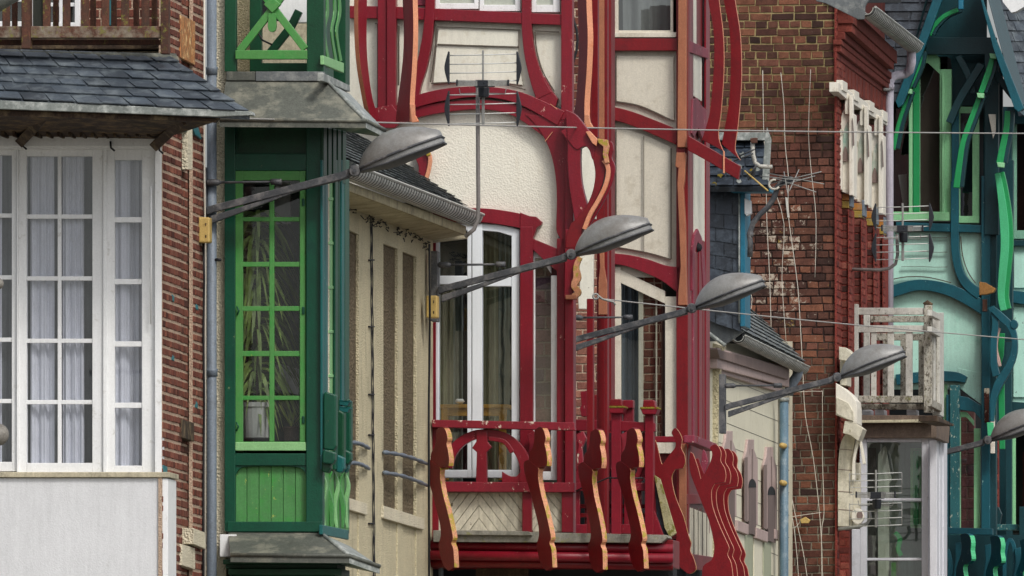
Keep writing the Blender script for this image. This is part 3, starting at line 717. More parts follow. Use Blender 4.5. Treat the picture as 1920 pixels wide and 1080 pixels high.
# upper windows
window(hr, Fp, (814, -60, 897, 17), [(824, 889)], [(-50, 6)], WH, GLV, off=-.02, depth=.06, roommat=ROOMD)
window(hr, Fp, (899, -60, 976, 21), [(907, 966)], [(-50, 9)], WH, GLV, off=-.02, depth=.06, roommat=ROOMD)
window(hr, Fp, (997, -60, 1050, 23), [(1005, 1037)], [(-50, 9)], WH, GLV, off=-.02, depth=.06, roommat=REDD)
rc('wall_patch', BRD if False else REDP, hr, Fp, 778, -60, 798, 10, -.02, .04)
# timbers
pg('beam', RED, hr, Fp, [(655, 11), (735, 12), (1053, 27), (1053, 47), (735, 35), (655, 34)], .03, .1)
rc('post', RED, hr, Fp, 708, -60, 725, 228, .05, .12); rc('post', RED, hr, Fp, 725, -60, 742, 228, .075, .12)
bd('curved_timber', RED, hr, Fp, [(807, -60, 18), (806, 10, 18), (804, 40, 18), (800, 75, 19), (790, 125, 20), (778, 160, 22), (772, 195, 22)], 18, .045, .1)
bd('curved_timber', RED, hr, Fp, [(987, -60, 18), (987, 20, 18), (988, 60, 19), (994, 105, 21), (1007, 150, 26), (1020, 180, 32)], 20, .04, .1)
pg('curved_timber_foot', RED, hr, Fp, [(1000, 130), (1022, 145), (1035, 170), (1046, 185), (1041, 200), (1012, 190)], .035, .1)
rc('post', RED, hr, Fp, 1052, -60, 1073, 225, .05, .14)
bd('arch', RED, hr, Fp, [(742, 210, 20), (775, 192, 22), (835, 177, 22), (905, 172, 20), (975, 184, 23), (1052, 222, 30)], 22, .06, .12)
bd('arch', RED, hr, Fp, [(705, 226, 24), (750, 220, 24), (780, 211, 20), (840, 200, 19), (905, 196, 18), (960, 205, 21), (1005, 228, 28), (1058, 262, 40)], 20, .035, .1)
pg('arch_spandrel', RED, hr, Fp, cr([(985, 215), (1002, 232), (1020, 258), (1034, 292), (1042, 335), (1044, 380), (1043, 430), (1050, 447), (1056, 470)], 4) + [(1062, 470), (1062, 215)], .045, .1)
pg('knee_block', RED, hr, Fp, [(690, 205), (735, 196), (755, 225), (740, 240), (700, 240), (685, 230)], .09, .1)
for x0, y0, x1, y1 in ((1022, 265, 1036, 247), (1032, 195, 1045, 205)): bd('joint_crack', SALM, hr, Fp, [(x0, y0), (x1, y1)], 1.2, .062, .01, 0, False)
# bracket feet and lower left dangling
pg('curved_timber', RED, hr, Fp, cr([(773, 290), (780, 300), (785, 315), (782, 335), (778, 350)], 4) + [(800, 350)] + cr([(800, 340), (804, 310), (800, 290), (788, 280)], 4), .06, .1)
bd('salmon_edge', SALM, hr, Fp, [(797, 283), (806, 295), (803, 320), (795, 345)], 7, .09, .05)
bd('salmon_edge', SALL, hr, Fp, [(790, 276), (800, 282), (804, 292)], 8, .1, .05)
# big sawn brackets on the near corner
board('bracket', hr, 672, DF - .5, (.87, -.5, 0), [(690, -60)] + cr([(690, -60), (688, 20), (688, 90), (692, 140), (700, 190), (712, 222)], 5) + cr([(704, 232), (692, 208), (684, 170), (676, 120), (672, 60), (672, -10), (674, -60)], 5), .045, RED, TERR, (-.5, -.87, 0), label='long curved bracket with a faded orange edge')
board('bracket', hr, 772, DF - .6, (-.87, -.5, 0), [(752, -60)] + cr([(754, -60), (755, 0), (757, 50), (756, 100), (751, 150), (745, 195), (742, 228)], 5)[::1] + [(768, 228)] + cr([(768, 228), (769, 180), (773, 120), (775, 60), (774, 0), (772, -60)], 5), .05, REDD, SALM, (.5, -.87, 0), label='long curved bracket with a bright salmon edge')
pg('salmon_foot', SALM, hr, Tp(772, DF - .65), [(768, 195), (777, 195), (778, 215), (785, 228), (772, 230)], 0, .06)
# ---- french window of the first bay
tlw = lambda x: 420 + max(0, (x - 905)) * .17 + (0 if x > 905 else 0)
fw = sub('french_window', hr, 'tall white french window with segmental head')
def leaf(x0, x1, gx0, gx1, nm):
    window(fw, Fp, (x0, 418, x1, 893), [(gx0, gx1)], [(433, 517), (537, 880)], WHUP, GLV, off=-.03, depth=.07, topline=tlw)
m = M()
m.rect(Fp, 817, 419, 823, 897, -.02, .09); m.rect(Fp, 876, 419, 884, 896, -.02, .09); m.rect(Fp, 885, 419, 904, 896, -.01, .09)
m.prism(Fp, [(959, 428), (974, 431), (974, 897), (959, 897)], -.02, .09); m.prism(Fp, [(823, 419), (904, 419), (935, 421), (974, 430), (974, 447), (935, 435), (904, 432), (823, 432)], -.021, .088)
m.rect(Fp, 823, 517, 876, 533, -.022, .08); m.rect(Fp, 904, 520, 959, 537, -.022, .08); m.rect(Fp, 823, 881, 959, 896, -.022, .08)
obj('frame', m, WHUP, fw, .006)
rc('rebate', LINE, fw, Fp, 884, 432, 885, 882, -.03, .05, bev=0)
m = M(); m.quad(Fp.p(820, 425, -.06), Fp.p(962, 425, -.06), Fp.p(962, 890, -.06), Fp.p(820, 890, -.06)); obj('pane', m, GLV, fw)
def drape(x0, x1, y0, y1, off, mat, fq, am, par, pl=Fp):
    c = M(); K = int(abs(x1 - x0) * 1.1) + 8
    for i in range(K + 1):
        x = x0 + (x1 - x0) * i / K; w = am * (math.sin(i * fq) + .5 * math.sin(i * fq * 2.7))
        c.v += [pl.p(x, y0, off + w * .5), pl.p(x, y1, off + w)]
    for i in range(K): c.face((i * 2, i * 2 + 2, i * 2 + 3, i * 2 + 1))
    obj('curtain', c, mat, par, smooth=True)
drape(812, 850, 400, 905, -.95, OLIVEC, .3, .02, fw); drape(838, 868, 400, 905, -1.0, TEALC, .2, .02, fw); drape(900, 934, 400, 905, -.95, OLIVEC, .22, .02, fw); drape(925, 956, 400, 905, -1.0, TEALC, .5, .02, fw)
rc('dark_blind', ROOMD, fw, Fp, 820, 425, 876, 522, -.12, .01)
# red casing and header
bd('window_header', RED, hr, Fp, [(812, 404, 26), (880, 403, 26), (920, 405, 27), (960, 411, 27), (996, 419, 26)], 26, .02, .1)
pg('header_ear', RED, hr, Fp, [(975, 398), (993, 405), (1005, 406), (1016, 416), (1015, 421), (1006, 427), (1000, 445), (975, 440)], .03, .1)
rc('post', RED, hr, Fp, 975, 425, 999, 900, .04, .12)
rc('post', RED, hr, Fp, 810, 440, 817, 900, .0, .1)
pg('brace', RED, hr, Fp, [(999, 447), (1050, 468), (1060, 468), (1060, 500), (1058, 520), (1048, 512), (1020, 488), (999, 468)], .03, .1)
wn = window(hr, Fp, (1000, 470, 1045, 900), [(1003, 1033)], [(484, 884)], WH, GLV, off=-.03, depth=.06, topline=lambda x: 470 if x < 1014 else 470 + (x - 1014) * 1.5, label='narrow side light with a chamfered head')
rc('wall', ROOM, hr, Fp, 999, 470, 1046, 1000, -.6, .05, bev=0)
BRV = brickmat('violet_brick', ['#6b4c50', '#7d585a', '#8a625d', '#604755'])
bricks('inner_brick_wall', hr, Fp, 1001, 470, 1046, 890, -.12, BRV, stucco('grey_mortar', '#97857c', size=80, dist=.006), bh=.118, bl=.20, joint=.014, thick=.1, bond='s')
rc('post', RED, hr, Fp, 1044, 447, 1059, 1000, .045, .12); rc('post', RED, hr, Fp, 1059, 220, 1075, 1000, .10, .2)
# table seen inside
tbl = thing('pine_table', Fp.p(900, 880, -.3), 'yellow pine table standing inside the tall white window', 'table')
TBP = Tp(810, DF + .42)
rc('table_top', YWOOD, tbl, TBP, 815, 758, 954, 765, 0, .4)
rc('apron', YWOOD, tbl, TBP, 828, 765, 950, 780, -.03, .03)
for x in (827, 935): rc('leg', YWOOD, tbl, TBP, x, 765, x + 13, 900, -.01, .07)
m = M(); m.tube([TBP.p(862, 757, -.2), TBP.p(862, 753, -.2), TBP.p(862, 748, -.2)], .03, 10, rad=[.02, .045, .03])
cu = obj('white_bowl', m, WH, None, 0, True, base=TBP.p(862, 757, -.2)); tag(cu, 'small white bowl on the yellow pine table', 'bowl')
# ---- balcony of the first bay
rb = sub('balcony', hr, 'crimson balcony with a fan shaped arch and sawn brackets')
KP = Tp(812, DF - .35)
pg('handrail', REDW, rb, KP, [(810, 787), (1076, 792), (1078, 807), (810, 801)], .10, .12)
rc('side_post', RED, rb, KP, 810, 800, 822, 1065, -.03, .1)
arc = [(838, 876, 20), (846, 850, 19), (862, 830, 18), (885, 817, 17), (910, 813, 17), (940, 818, 18), (962, 832, 20), (978, 853, 21), (985, 880, 20), (980, 905, 16)]
bd('fan_arch', RED, rb, KP, arc, 18, .03, .07)
pg('fan_post', RED, rb, KP, [(893, 806), (913, 806), (914, 828), (922, 838), (912, 848), (913, 906), (892, 906), (894, 848), (885, 840), (893, 828)], .05, .08)
bd('fan_branch', RED, rb, KP, [(916, 822, 8), (945, 828, 8), (960, 848, 9)], 8, .045, .06)
pg('scroll_foot', RED, rb, KP, [(941, 884)] + cr([(941, 884), (955, 892), (968, 893), (975, 885)], 4) + [(990, 880), (992, 907), (941, 907)], .02, .07)
pg('lower_rail', REDW, rb, KP, [(832, 903), (1077, 905), (1077, 923), (832, 922)], .08, .14)
# chevron boarded apron
rc('apron_backing', CRMF, rb, KP, 818, 920, 1062, 998, -.06, .04, bev=0)
def chev(xa, xb, ya, yb, mid, pl, step=18, off=-.03):
    for k in range(-8, 12):
        for sgn in (-1, 1):
            pts = []
            # board slanting away from the centre
            a = mid + sgn * (k * step); 
            p = [(a, ya), (a + sgn * step * .94, ya), (a + sgn * (step * .94 + (yb - ya) * .75), yb), (a + sgn * (yb - ya) * .75, yb)]
            # clip to the half of the panel
            lo, hi = (mid, xb) if sgn > 0 else (xa, mid)
            q = p
            for ax, side in ((lo, 1), (hi, -1)):
                r = []
                for i in range(len(q)):
                    c, d = q[i], q[(i + 1) % len(q)]
                    ic, id_ = (c[0] - ax) * side >= 0, (d[0] - ax) * side >= 0
                    if ic: r.append(c)
                    if ic != id_:
                        t = (ax - c[0]) / (d[0] - c[0]); r.append((ax, c[1] + (d[1] - c[1]) * t))
                q = r
                if len(q) < 3: break
            if len(q) >= 3 and max(a[0] for a in q) - min(a[0] for a in q) > 1.5: pg('chevron_board', CRMF, rb, pl, q, off, .02, .003)
chev(832, 982, 923, 997, 898, KP); chev(996, 1056, 923, 997, 1022, KP, 15)
rc('apron_post', RED, rb, KP, 979, 920, 997, 998, .03, .08); rc('apron_post', RED, rb, KP, 1053, 920, 1075, 998, .04, .1)
pg('ledge', STONE, rb, KP, [(812, 994), (1250, 1003), (1252, 1008), (1240, 1018), (812, 1016)], .16, .35)
pg('ledge_step', STONE, rb, KP, [(858, 994), (990, 996), (998, 1004), (850, 1003)], .2, .2)
for k, (y0, y1, o) in enumerate(((1016, 1031, .06), (1034, 1048, .12), (1050, 1059, .05))):
    m = M(); a, b = KP.p(800, (y0 + y1) / 2, o), KP.p(1262, (y0 + y1) / 2 + 6, o)
    m.tube([a, b], .045, 10); obj('cornice_moulding', m, RED if k < 2 else REDD, rb, smooth=True)
rc('cornice_backing', REDD, rb, KP, 800, 1012, 1262, 1064, .03, .5)
rc('under_balcony_shade', ROOMD, rb, KP, 800, 1064, 1262, BASEY, -.6, .3)  # near-black sheet stands in for the shade beneath the balcony
rc('hanging_panel', OLDW, rb, KP, 892, 1064, 990, 1100, -.2, .1)
# the sawn bracket boards facing up the street
def ybracket(x, D, head, body, label=None, edge=SALL, th=.052):
    """head: outline of the upper scroll; body: outline of the long leg; both in photo columns"""
    g = sub('sawn_bracket', rb, label)
    board('scroll', g, x, D, (-.87, -.5, 0), head, th, REDD, edge, (.5, -.87, 0))
    board('leg', g, x, D, (-.87, -.5, 0), body, th * .96, REDD, edge, (.5, -.87, 0), off=.004)
    return g
def yshape(dx, dy, s=1.0, lean=0.0):
    head = cr([(1002, 806), (1012, 800), (1019, 806), (1023, 822), (1021, 832), (1024, 845), (1026, 862), (1025, 874)], 3) + [(1015, 874)] + cr([(1010, 878), (1000, 880), (992, 872), (992, 850), (998, 840), (1001, 828)], 3)
    body = [(1008, 876)] + cr([(1010, 880), (1009, 895), (1014, 925), (1022, 955), (1029, 985), (1033, 1008), (1030, 1018), (1034, 1030), (1036, 1064)], 3) + cr([(1024, 1070), (1016, 1062), (1010, 1045), (1006, 1022), (1010, 1005), (1009, 985), (1002, 955), (993, 920), (984, 890), (982, 868), (990, 862)], 3)
    f = lambda p: (1010 + (p[0] - 1010) * s + dx + (p[1] - 800) * lean, 800 + (p[1] - 800) * s + dy)
    return [f(p) for p in head], [f(p) for p in body]
for dx, dy, ln, D, lb in ((-184, 0, .0, DF - .75, 'sawn bracket nearest the cream wall'), (0, 0, 0, DF - .9, 'sawn bracket under the end of the fan arch'), (105, 4, -.04, DF - .9, 'sawn bracket beside the inner balcony rail'), (173, 2, -.005, DF - .9, 'sawn bracket in front of the lichened newel post')):
    hd, bo = yshape(dx, dy, 1.0, ln)
    ybracket(1010 + dx, D, hd, bo, lb)
for (x, y) in ((1003, 860), (1095, 860), (1178, 860), (828, 860)):
    g = pg('bracket_prong', REDW, rb, Tp(x, DF - .2), [(x - 15, y - 45), (x - 2, y - 52), (x + 4, y - 38), (x - 4, y - 20), (x - 2, y + 5), (x + 6, y + 40), (x - 10, y + 30), (x - 14, y - 5), (x - 10, y - 25)], .1, .08)
# ---- link between bays: wall in street direction, brick and second balcony
Gp = Sp(1062, 150.5)
bricks('wall', hr, Tp(1085, 151.5), 1068, -60, 1100, 225, 0, BRA, MORT, bh=.078, bl=.21, joint=.013, thick=.2)
bricks('wall', hr, Tp(1085, 151.5), 1070, 440, 1122, 1000, 0, brickmat('pale_brown_brick', ['#6a4038', '#84564a', '#9b6a58', '#704a44']), MORT, bh=.082, bl=.23, joint=.014, thick=.2)
tb('wall_cable', CABLE, hr, [Tp(1085, 151).p(*q) for q in ((1073, 20), (1076, 40), (1081, 55), (1083, 75), (1081, 95), (1076, 112), (1073, 125))], .012)
pg('stone_pilaster', CRM, hr, Tp(1085, 151.0), [(1086, 460), (1112, 470), (1111, 580), (1085, 579), (1084, 560), (1087, 540)], .0, .1)
rc('wall', REDD, hr, Tp(1085, 151.7), 1098, -60, 1146, 1000, 0, .3, bev=0)
rc('wall', CRM, hr, Tp(1085, 151.2), 1086, 270, 1116, 410, 0, .1, bev=0)
# slingshot shaped bracket of the first corner
SLP = Tp(1100, 143.0)
sg = sub('slingshot_bracket', hr, 'large forked red bracket with an open eye and salmon edge')
bd('inner_fork', RED, sg, SLP, [(1066, 238, 34), (1076, 262, 26), (1076, 300, 24), (1079, 345, 24), (1088, 390, 28), (1092, 410, 30)], 24, .0, .12)
pg('fork_crown', RED, sg, SLP, cr([(1060, 205), (1080, 215), (1100, 240), (1118, 262), (1128, 268), (1128, 300), (1112, 300), (1105, 282), (1096, 274), (1080, 280), (1064, 262)], 4), .012, .12)
pg('outer_fork', REDD, sg, SLP, cr([(1117, 270), (1128, 268), (1134, 275), (1133, 300), (1136, 312), (1134, 325), (1127, 352), (1112, 385), (1100, 410), (1090, 440), (1082, 465)], 4) + [(1060, 465), (1062, 440), (1070, 420)] + cr([(1082, 408), (1100, 385), (1112, 355), (1116, 325), (1112, 300)], 4), .02, .12)
bd('salmon_edge', SALM, sg, SLP, [(1131, 300, 8), (1138, 310, 8), (1140, 325, 8), (1134, 350, 8), (1120, 378, 8), (1106, 402, 8), (1095, 430, 8)], 8, .05, .05)
pg('salmon_edge', SALM, sg, SLP, [(1098, 247), (1106, 246), (1121, 262), (1118, 274), (1110, 268)], .06, .06)
pg('mossy_crest', SALL, sg, SLP, [(1120, 260), (1139, 262), (1142, 275), (1139, 290), (1142, 305), (1134, 306), (1130, 290), (1131, 275), (1122, 268)], .07, .06)
pg('outer_red', RED, sg, SLP, cr([(1138, 264), (1147, 266), (1150, 280), (1147, 295), (1153, 312), (1150, 335), (1140, 362), (1122, 395), (1104, 425)], 4) + [(1096, 430)] + cr([(1112, 398), (1132, 360), (1142, 325), (1138, 300)], 4), -.02, .06)
pg('stem', RED, sg, SLP, [(1060, 430), (1092, 430), (1084, 480), (1082, 520), (1072, 560), (1058, 560)], .015, .12)
bd('salmon_edge', SALL, sg, SLP, [(1087, 482, 9), (1080, 500, 10), (1082, 520, 14), (1076, 535, 11), (1084, 548, 11), (1074, 556, 10)], 10, .06, .06)
rc('salmon_foot', TERR, sg, SLP, 1060, 553, 1080, 561, .07, .1)
rc('post', REDD, hr, Tp(1100, 148), 1100, 560, 1112, 1000, -.5, .1)
# long sawn bracket boards hanging in front of the second bay
board('bracket', hr, 1100, 146.5, (-.87, -.5, 0), [(1080, -60)] + cr([(1080, -60), (1084, 40), (1085, 100), (1082, 160), (1078, 200), (1070, 225)], 4) + [(1096, 236)] + cr([(1096, 236), (1096, 190), (1100, 130), (1102, 70), (1100, 20), (1098, -60)], 4), .06, REDD, SALM, (.5, -.87, 0), label='long curved bracket beside the narrow strip of brick')
pg('salmon_foot', SALM, hr, Tp(1100, 146.4), [(1096, 215), (1104, 215), (1106, 228), (1113, 240), (1098, 240)], 0, .07)
rc('bracket', REDD, hr, Tp(1112, 147), 1109, -60, 1121, 258, 0, .1)
rc('terracotta_post', TERR, hr, Tp(1112, 149), 1120, -60, 1133, 262, 0, .12); rc('post', REDD, hr, Tp(1112, 149), 1133, -60, 1139, 1000, -.02, .1); rc('post', RED, hr, Hp, 1138, -60, 1150, 1000, .03, .1)
pg('terracotta_pendant', TERR, hr, Tp(1112, 149), [(1122, 430), (1132, 430), (1133, 500), (1138, 530), (1138, 590), (1122, 590), (1122, 530), (1125, 500)], .02, .12)
rc('post', REDD, hr, Tp(1112, 149.2), 1119, 420, 1140, 1000, -.03, .1)
# ---- second bay, broad face
rc('cream_panel', CRMG, hr, Hp, 1143, 60, 1290, 520, -.06, .05, bev=0, label='greyish cream panels of the further bay')
rc('wall', ROOMD, hr, Hp, 1143, -60, 1286, 70, -.7, 1.0, bev=0)
window(hr, Hp, (1151, -60, 1262, 70), [(1159, 1257)], [(-50, 57)], CRMG, GLV, off=-.01, depth=.06, curtain=[(1168, 1262, .12, NETD, .12, .03)], roommat=ROOM, label='upper window with a sheer grey curtain')
rc('sill', CRMG, hr, Hp, 1149, 61, 1268, 70, .03, .08)
rc('beam', REDD, hr, Hp, 1140, 72, 1274, 95, .04, .1)
pg('raised_panel', CRMG, hr, Hp, [(1155, 104), (1263, 106), (1264, 226)] + cr([(1262, 226), (1230, 212), (1195, 197), (1155, 190)], 4), -.025, .035)
groove(Hp, [(1155, 104), (1155, 189)], .012, 1.6, smooth=False); groove(Hp, [(1155, 190), (1195, 197), (1230, 211), (1256, 224)], .012, 2.2)
bd('curved_band', REDD, hr, Hp, [(1138, 210, 24), (1175, 219, 25), (1215, 234, 26), (1272, 258, 28)], 25, .04, .1)
pg('raised_panel', CRMG, hr, Hp, [(1155, 243), (1175, 243)] + cr([(1175, 243), (1215, 255), (1258, 276)], 4) + [(1258, 486)] + cr([(1258, 486), (1215, 474), (1155, 463)], 4), -.025, .035)
groove(Hp, [(1155, 243), (1155, 462)], .012, 1.6, smooth=False); groove(Hp, [(1258, 278), (1258, 485)], .012, 2, smooth=False); groove(Hp, [(1156, 463), (1215, 474), (1257, 486)], .012, 1.6)
groove(Hp, [(1207, 255), (1207, 472)], .014, .9, smooth=False)
pg('curved_band', RED, hr, Hp, cr([(1139, 474), (1180, 478), (1215, 486), (1250, 498), (1275, 500)], 4) + [(1275, 552)] + cr([(1268, 547), (1240, 526), (1205, 510), (1170, 498), (1139, 494)], 4), .04, .1)
tl2 = lambda x: 500 + max(0, x - 1150) * .47
window(hr, Hp, (1149, 500, 1269, 850), [(1164, 1247)], [(524, 822)], CRMG, GLV, off=-.02, depth=.07, topline=tl2, label='lower window with sloping head reflecting brickwork')
rc('wall', ROOM, hr, Hp, 1143, 500, 1284, 1000, -.75, .1, bev=0)
rc('window_mullion', CRMG, hr, Hp, 1197, 530, 1206, 830, -.08, .03); rc('window_mullion', CRMG, hr, Hp, 1229, 540, 1232, 830, -.08, .03)
bricks('inner_brick_wall', hr, Hp, 1198, 500, 1240, 900, -.14, BRA, MORT, bh=.08, bl=.2, joint=.012, thick=.1)  # bricks set behind the pane stand in for reflected brickwork
drape(1165, 1196, 500, 880, -.3, PIPE, .3, .03, hr, Hp); drape(1230, 1247, 500, 880, -.3, TEALC, .5, .02, hr, Hp)
# corner post with its terracotta face
co = sub('corner_post', hr, 'tall corner post with notched terracotta face')
pg('terracotta_face', TERR, co, Hp, [(1272, -60), (1287, -60), (1286, 276), (1270, 276)], .14, .1)
pg('terracotta_face', TERR, co, Hp, [(1268, 286), (1285, 286), (1286, 292), (1283, 340), (1281, 352), (1285, 420), (1287, 545), (1288, 572), (1271, 572), (1272, 545), (1276, 500), (1273, 420), (1270, 345), (1272, 315), (1266, 312)], .14, .1)
rc('notch', REDD, co, Hp, 1269, 276, 1284, 287, .10, .1)
rc('post', REDD, co, Hp, 1268, -60, 1290, 1000, .04, .14)
# street face of the second bay
rc('street_wall', REDD, hr, Ip, 1288, -60, 1331, 1000, -.03, .02, bev=0)
for x0, x1, mt, o in ((1287, 1293, REDD, .01), (1293, 1300, RED, .0), (1300, 1303, REDP, .012), (1303, 1311, REDD, .0), (1311, 1317, RED, .012), (1318, 1324, REDD, .0), (1324, 1331, RED, .01)):
    pg('street_post', mt, hr, Ip, [(x0, -60 if x0 < 1299 or x0 > 1323 else 450), (x1, -60 if x0 < 1299 or x0 > 1323 else 455), (x1, 835), (x0, 825)], o, .02, .004)
pg('cream_side_panel', CRM, hr, Ip, [(1300, 272), (1322, 285), (1324, 470), (1300, 455)], -.004, .02); pg('cream_side_panel', CRM, hr, Ip, [(1300, 95), (1316, 108), (1316, 190), (1300, 180)], -.004, .02)
pg('cream_side_panel', CRM, hr, Ip, [(1300, -60), (1306, -60), (1306, 84), (1300, 80)], -.004, .02)
pg('side_beam', REDP, hr, Ip, [(1293, 76), (1328, 92), (1328, 110), (1293, 98)], .02, .03)
pg('carved_panel', REDP, hr, Ip, [(1300, 186), (1308, 184), (1314, 196), (1324, 205), (1326, 250), (1318, 262), (1310, 240), (1302, 258), (1298, 250)], .015, .03)
pg('gothic_moulding', REDP, hr, Ip, [(1299, 470), (1303, 440), (1309, 429), (1316, 445), (1322, 480), (1325, 560), (1320, 560), (1315, 470), (1309, 452), (1304, 470), (1302, 540), (1299, 545)], .02, .03)
tb('bracket_hole', ROOMD, hr, [Tp(1308,155.3).p(1308, 464, 0), Tp(1308,155.3).p(1308, 464, .03)], .045, 12)
pg('brace_beam', REDD, hr, Hp, [(1290, 254), (1330, 277), (1388, 311), (1384, 337), (1330, 304), (1290, 282)], .20, .1)
bd('salmon_edge', SALM, hr, Hp, [(1357, 283), (1357, 325)], 3, .22, .03, smooth=False)
def broad(name, L, R_, D, label=None, x=1345): return board(name, hr, x, D, (-.15, -1, 0), cr(L, 4) + cr(R_, 4)[::-1], .05, REDD, SALM, (1, 0, .2), label=label, thr=.25)
broad('curved_bracket', [(1326, -60), (1328, 0), (1337, 50), (1339, 100), (1336, 160), (1330, 215), (1316, 262)], [(1342, -60), (1348, 0), (1356, 67), (1357, 133), (1352, 207), (1347, 245), (1349, 265), (1356, 283)], DH + .2, 'sweeping bracket closest to the bay')
broad('curved_bracket', [(1352, -60), (1357, 0), (1367, 50), (1370, 110), (1367, 190), (1353, 270)], [(1372, -60), (1378, 0), (1388, 67), (1390, 150), (1384, 230), (1378, 275), (1382, 290), (1388, 300)], DH + .6, 'sweeping bracket against the brick gable')
# ---- balcony between and around the second bay
LP = Tp(1150, 150.0)
b2 = sub('balcony', hr, 'inner part of the red balcony with lichened newel caps')
pg('handrail', RED, b2, LP, [(1074, 786), (1165, 789), (1228, 793), (1228, 809), (1074, 807)], .1, .12)
rc('rail', RED, b2, LP, 1074, 905, 1226, 920, .06, .08); rc('rail', RED, b2, LP, 1074, 983, 1226, 1001, .07, .1)
for x0, x1, yt in ((1146, 1164, 770), (1209, 1225, 772)):
    rc('newel_post', RED, b2, LP, x0, yt, x1, 1004, .12, .14)
    m = M(); c = (x0 + x1) / 2
    m.prism(LP, [(c - 17, yt - 7), (c + 17, yt - 7), (c + 12, yt + 5), (c - 12, yt + 5)], .17, .24); obj('newel_cap', m, RED, b2, .008)
    m = M(); m.prism(LP, [(c - 11, yt - 22), (c + 10, yt - 22), (c + 12, yt - 8), (c - 12, yt - 8)], .14, .18); obj('newel_block', m, REDD, b2, .01)
    rc('lichen_crust', paint('yellow_lichen', '#8a7a20', .9, .3, grain=.5, streak=0, chips=('#8c1526', .35, 14)), b2, LP, c - 17, yt - 9, c + 17, yt - 5, .175, .25)
rc('newel_post', REDW, b2, LP, 1168, 752, 1187, 800, -.1, .1); rc('newel_block', RED, b2, LP, 1167, 750, 1187, 765, -.06, .14)
for x0, x1, y0 in ((1088, 1104, 735), (1106, 1126, 742)):
    pg('carved_newel', REDD if x0 > 1100 else RED, b2, LP, [(x0, y0), (x1 - 3, y0 - 3), (x1, y0 + 10), (x1 - 3, y0 + 26), (x1 + 3, y0 + 32), (x1, y0 + 46), (x0 + 2, y0 + 46), (x0 - 1, y0 + 30), (x0 + 2, y0 + 24)], -.02, .1)
for x in (1078, 1127, 1170, 1194): rc('baluster', RED, b2, LP, x, 808, x + 9, 1000, .0, .06)
for x in (1096, 1136, 1184): rc('baluster', REDD, b2, LP, x, 920, x + 8, 990, -.15, .06)
bd('loop', RED, b2, LP, [(1078, 880, 7), (1079, 830, 7), (1092, 812, 7), (1104, 830, 7), (1106, 870, 7)], 7, .05, .05); bd('loop', RED, b2, LP, [(1128, 900, 9), (1145, 870, 9), (1148, 825, 8), (1150, 808, 8)], 8, .05, .05)
bd('loop', RED, b2, LP, [(1188, 905, 9), (1204, 870, 9), (1207, 825, 8), (1208, 810, 8)], 8, .04, .05)
for y in (945, 962): rc('lattice_bar', REDD, b2, LP, 1080, y, 1226, y + 8, -.1, .05)
rc('backing', ROOMD, b2, LP, 1074, 812, 1226, 1004, -.45, .05, bev=0); rc('lichened_board', STONE, rb, Tp(1060, DF - .1), 1060, 826, 1070, 892, .12, .03)
pg('tarpaulin', SLATED, b2, LP, [(1226, 900), (1238, 905), (1262, 1004), (1234, 1006)], -.02, .04); pg('mossy_plank', paint('mossy_plank', '#b3ab82', .8, .3, grain=.4, moss=('#6d6a2c', .3, 9)), b2, LP, [(1226, 890), (1238, 898), (1268, 1000), (1256, 1008), (1246, 990)], .03, .04)
pg('red_drape', RED, b2, LP, [(1224, 950), (1232, 970), (1246, 1008), (1224, 1008)], .05, .04)
# black tie string
tb('tie_string', CABLE, b2, [Tp(1090, DF - .6).p(*q) for q in ((1080, 921), (1095, 913), (1112, 908), (1140, 896), (1180, 897), (1206, 896))], .007)
# Y brackets seen broadside, projecting over the street
def ybroad(dx, dy, s, D, lbl=None, edge=SALM):
    out = [(1224, 822), (1229, 826)] + cr([(1232, 834), (1236, 852), (1241, 870), (1247, 864), (1256, 851), (1266, 839), (1266, 824), (1259, 812), (1266, 802), (1274, 811), (1279, 824), (1277, 839), (1283, 852), (1285, 866), (1281, 878)], 3) + cr([(1266, 880), (1260, 892), (1261, 909), (1268, 936), (1282, 970), (1291, 1004), (1296, 1018), (1294, 1032), (1301, 1048), (1305, 1068), (1292, 1076), (1280, 1068), (1265, 1056), (1243, 1051), (1236, 1058)], 3) + [(1238, 1022)] + cr([(1248, 1019), (1264, 1016), (1268, 1004), (1260, 976), (1250, 946), (1240, 912), (1228, 888), (1222, 870)], 3)
    f = lambda p: (1265 + (p[0] - 1265) * s + dx, 805 + (p[1] - 805) * s + dy)
    return board('sawn_bracket', b2, 1265 + dx, D, (-.12, -1, 0), [f(p) for p in out], .05, REDD, edge, (1, 0, .1), label=lbl, thr=.1)
ybroad(0, 0, 1.0, 150.6, 'forked bracket standing a little apart from the four behind', SALL)
HD6 = [(1322, 886), (1329, 872), (1334, 860), (1335, 848), (1331, 840), (1337, 834), (1344, 834), (1350, 842), (1352, 851), (1351, 864), (1358, 876), (1361, 890), (1359, 904)]
LG6 = [(1340, 907), (1334, 920), (1335, 944), (1341, 965), (1350, 988), (1360, 1010), (1367, 1027), (1364, 1040), (1371, 1056), (1375, 1090)]
LF6 = [(1316, 1090), (1318, 1062), (1334, 1050), (1339, 1030), (1337, 1010), (1329, 976), (1318, 948), (1306, 918)]
for k, (dx, dy, lb_) in enumerate(((0, 0, 'nearest of the overlapping brackets over the street'), (9, 3, None), (23, 8, None), (31, 12, None))):
    tail = cr([(1297, 895), (1293, 880), (1292, 862)], 3) + [(1294, 847), (1299, 850)] + cr([(1303, 860), (1308, 875), (1314, 898)], 3) if k == 0 else [(1310, 915), (1316, 900)]
    out = cr(HD6, 3) + cr(LG6, 3) + cr(LF6, 3) + tail
    board('sawn_bracket', b2, 1330 + dx, 152.8 + k * .8, (-.12, -1, 0), [(x + dx, y + dy) for x, y in out], .05, REDD, SALM, (1, 0, .1), label=lb_, thr=.1)
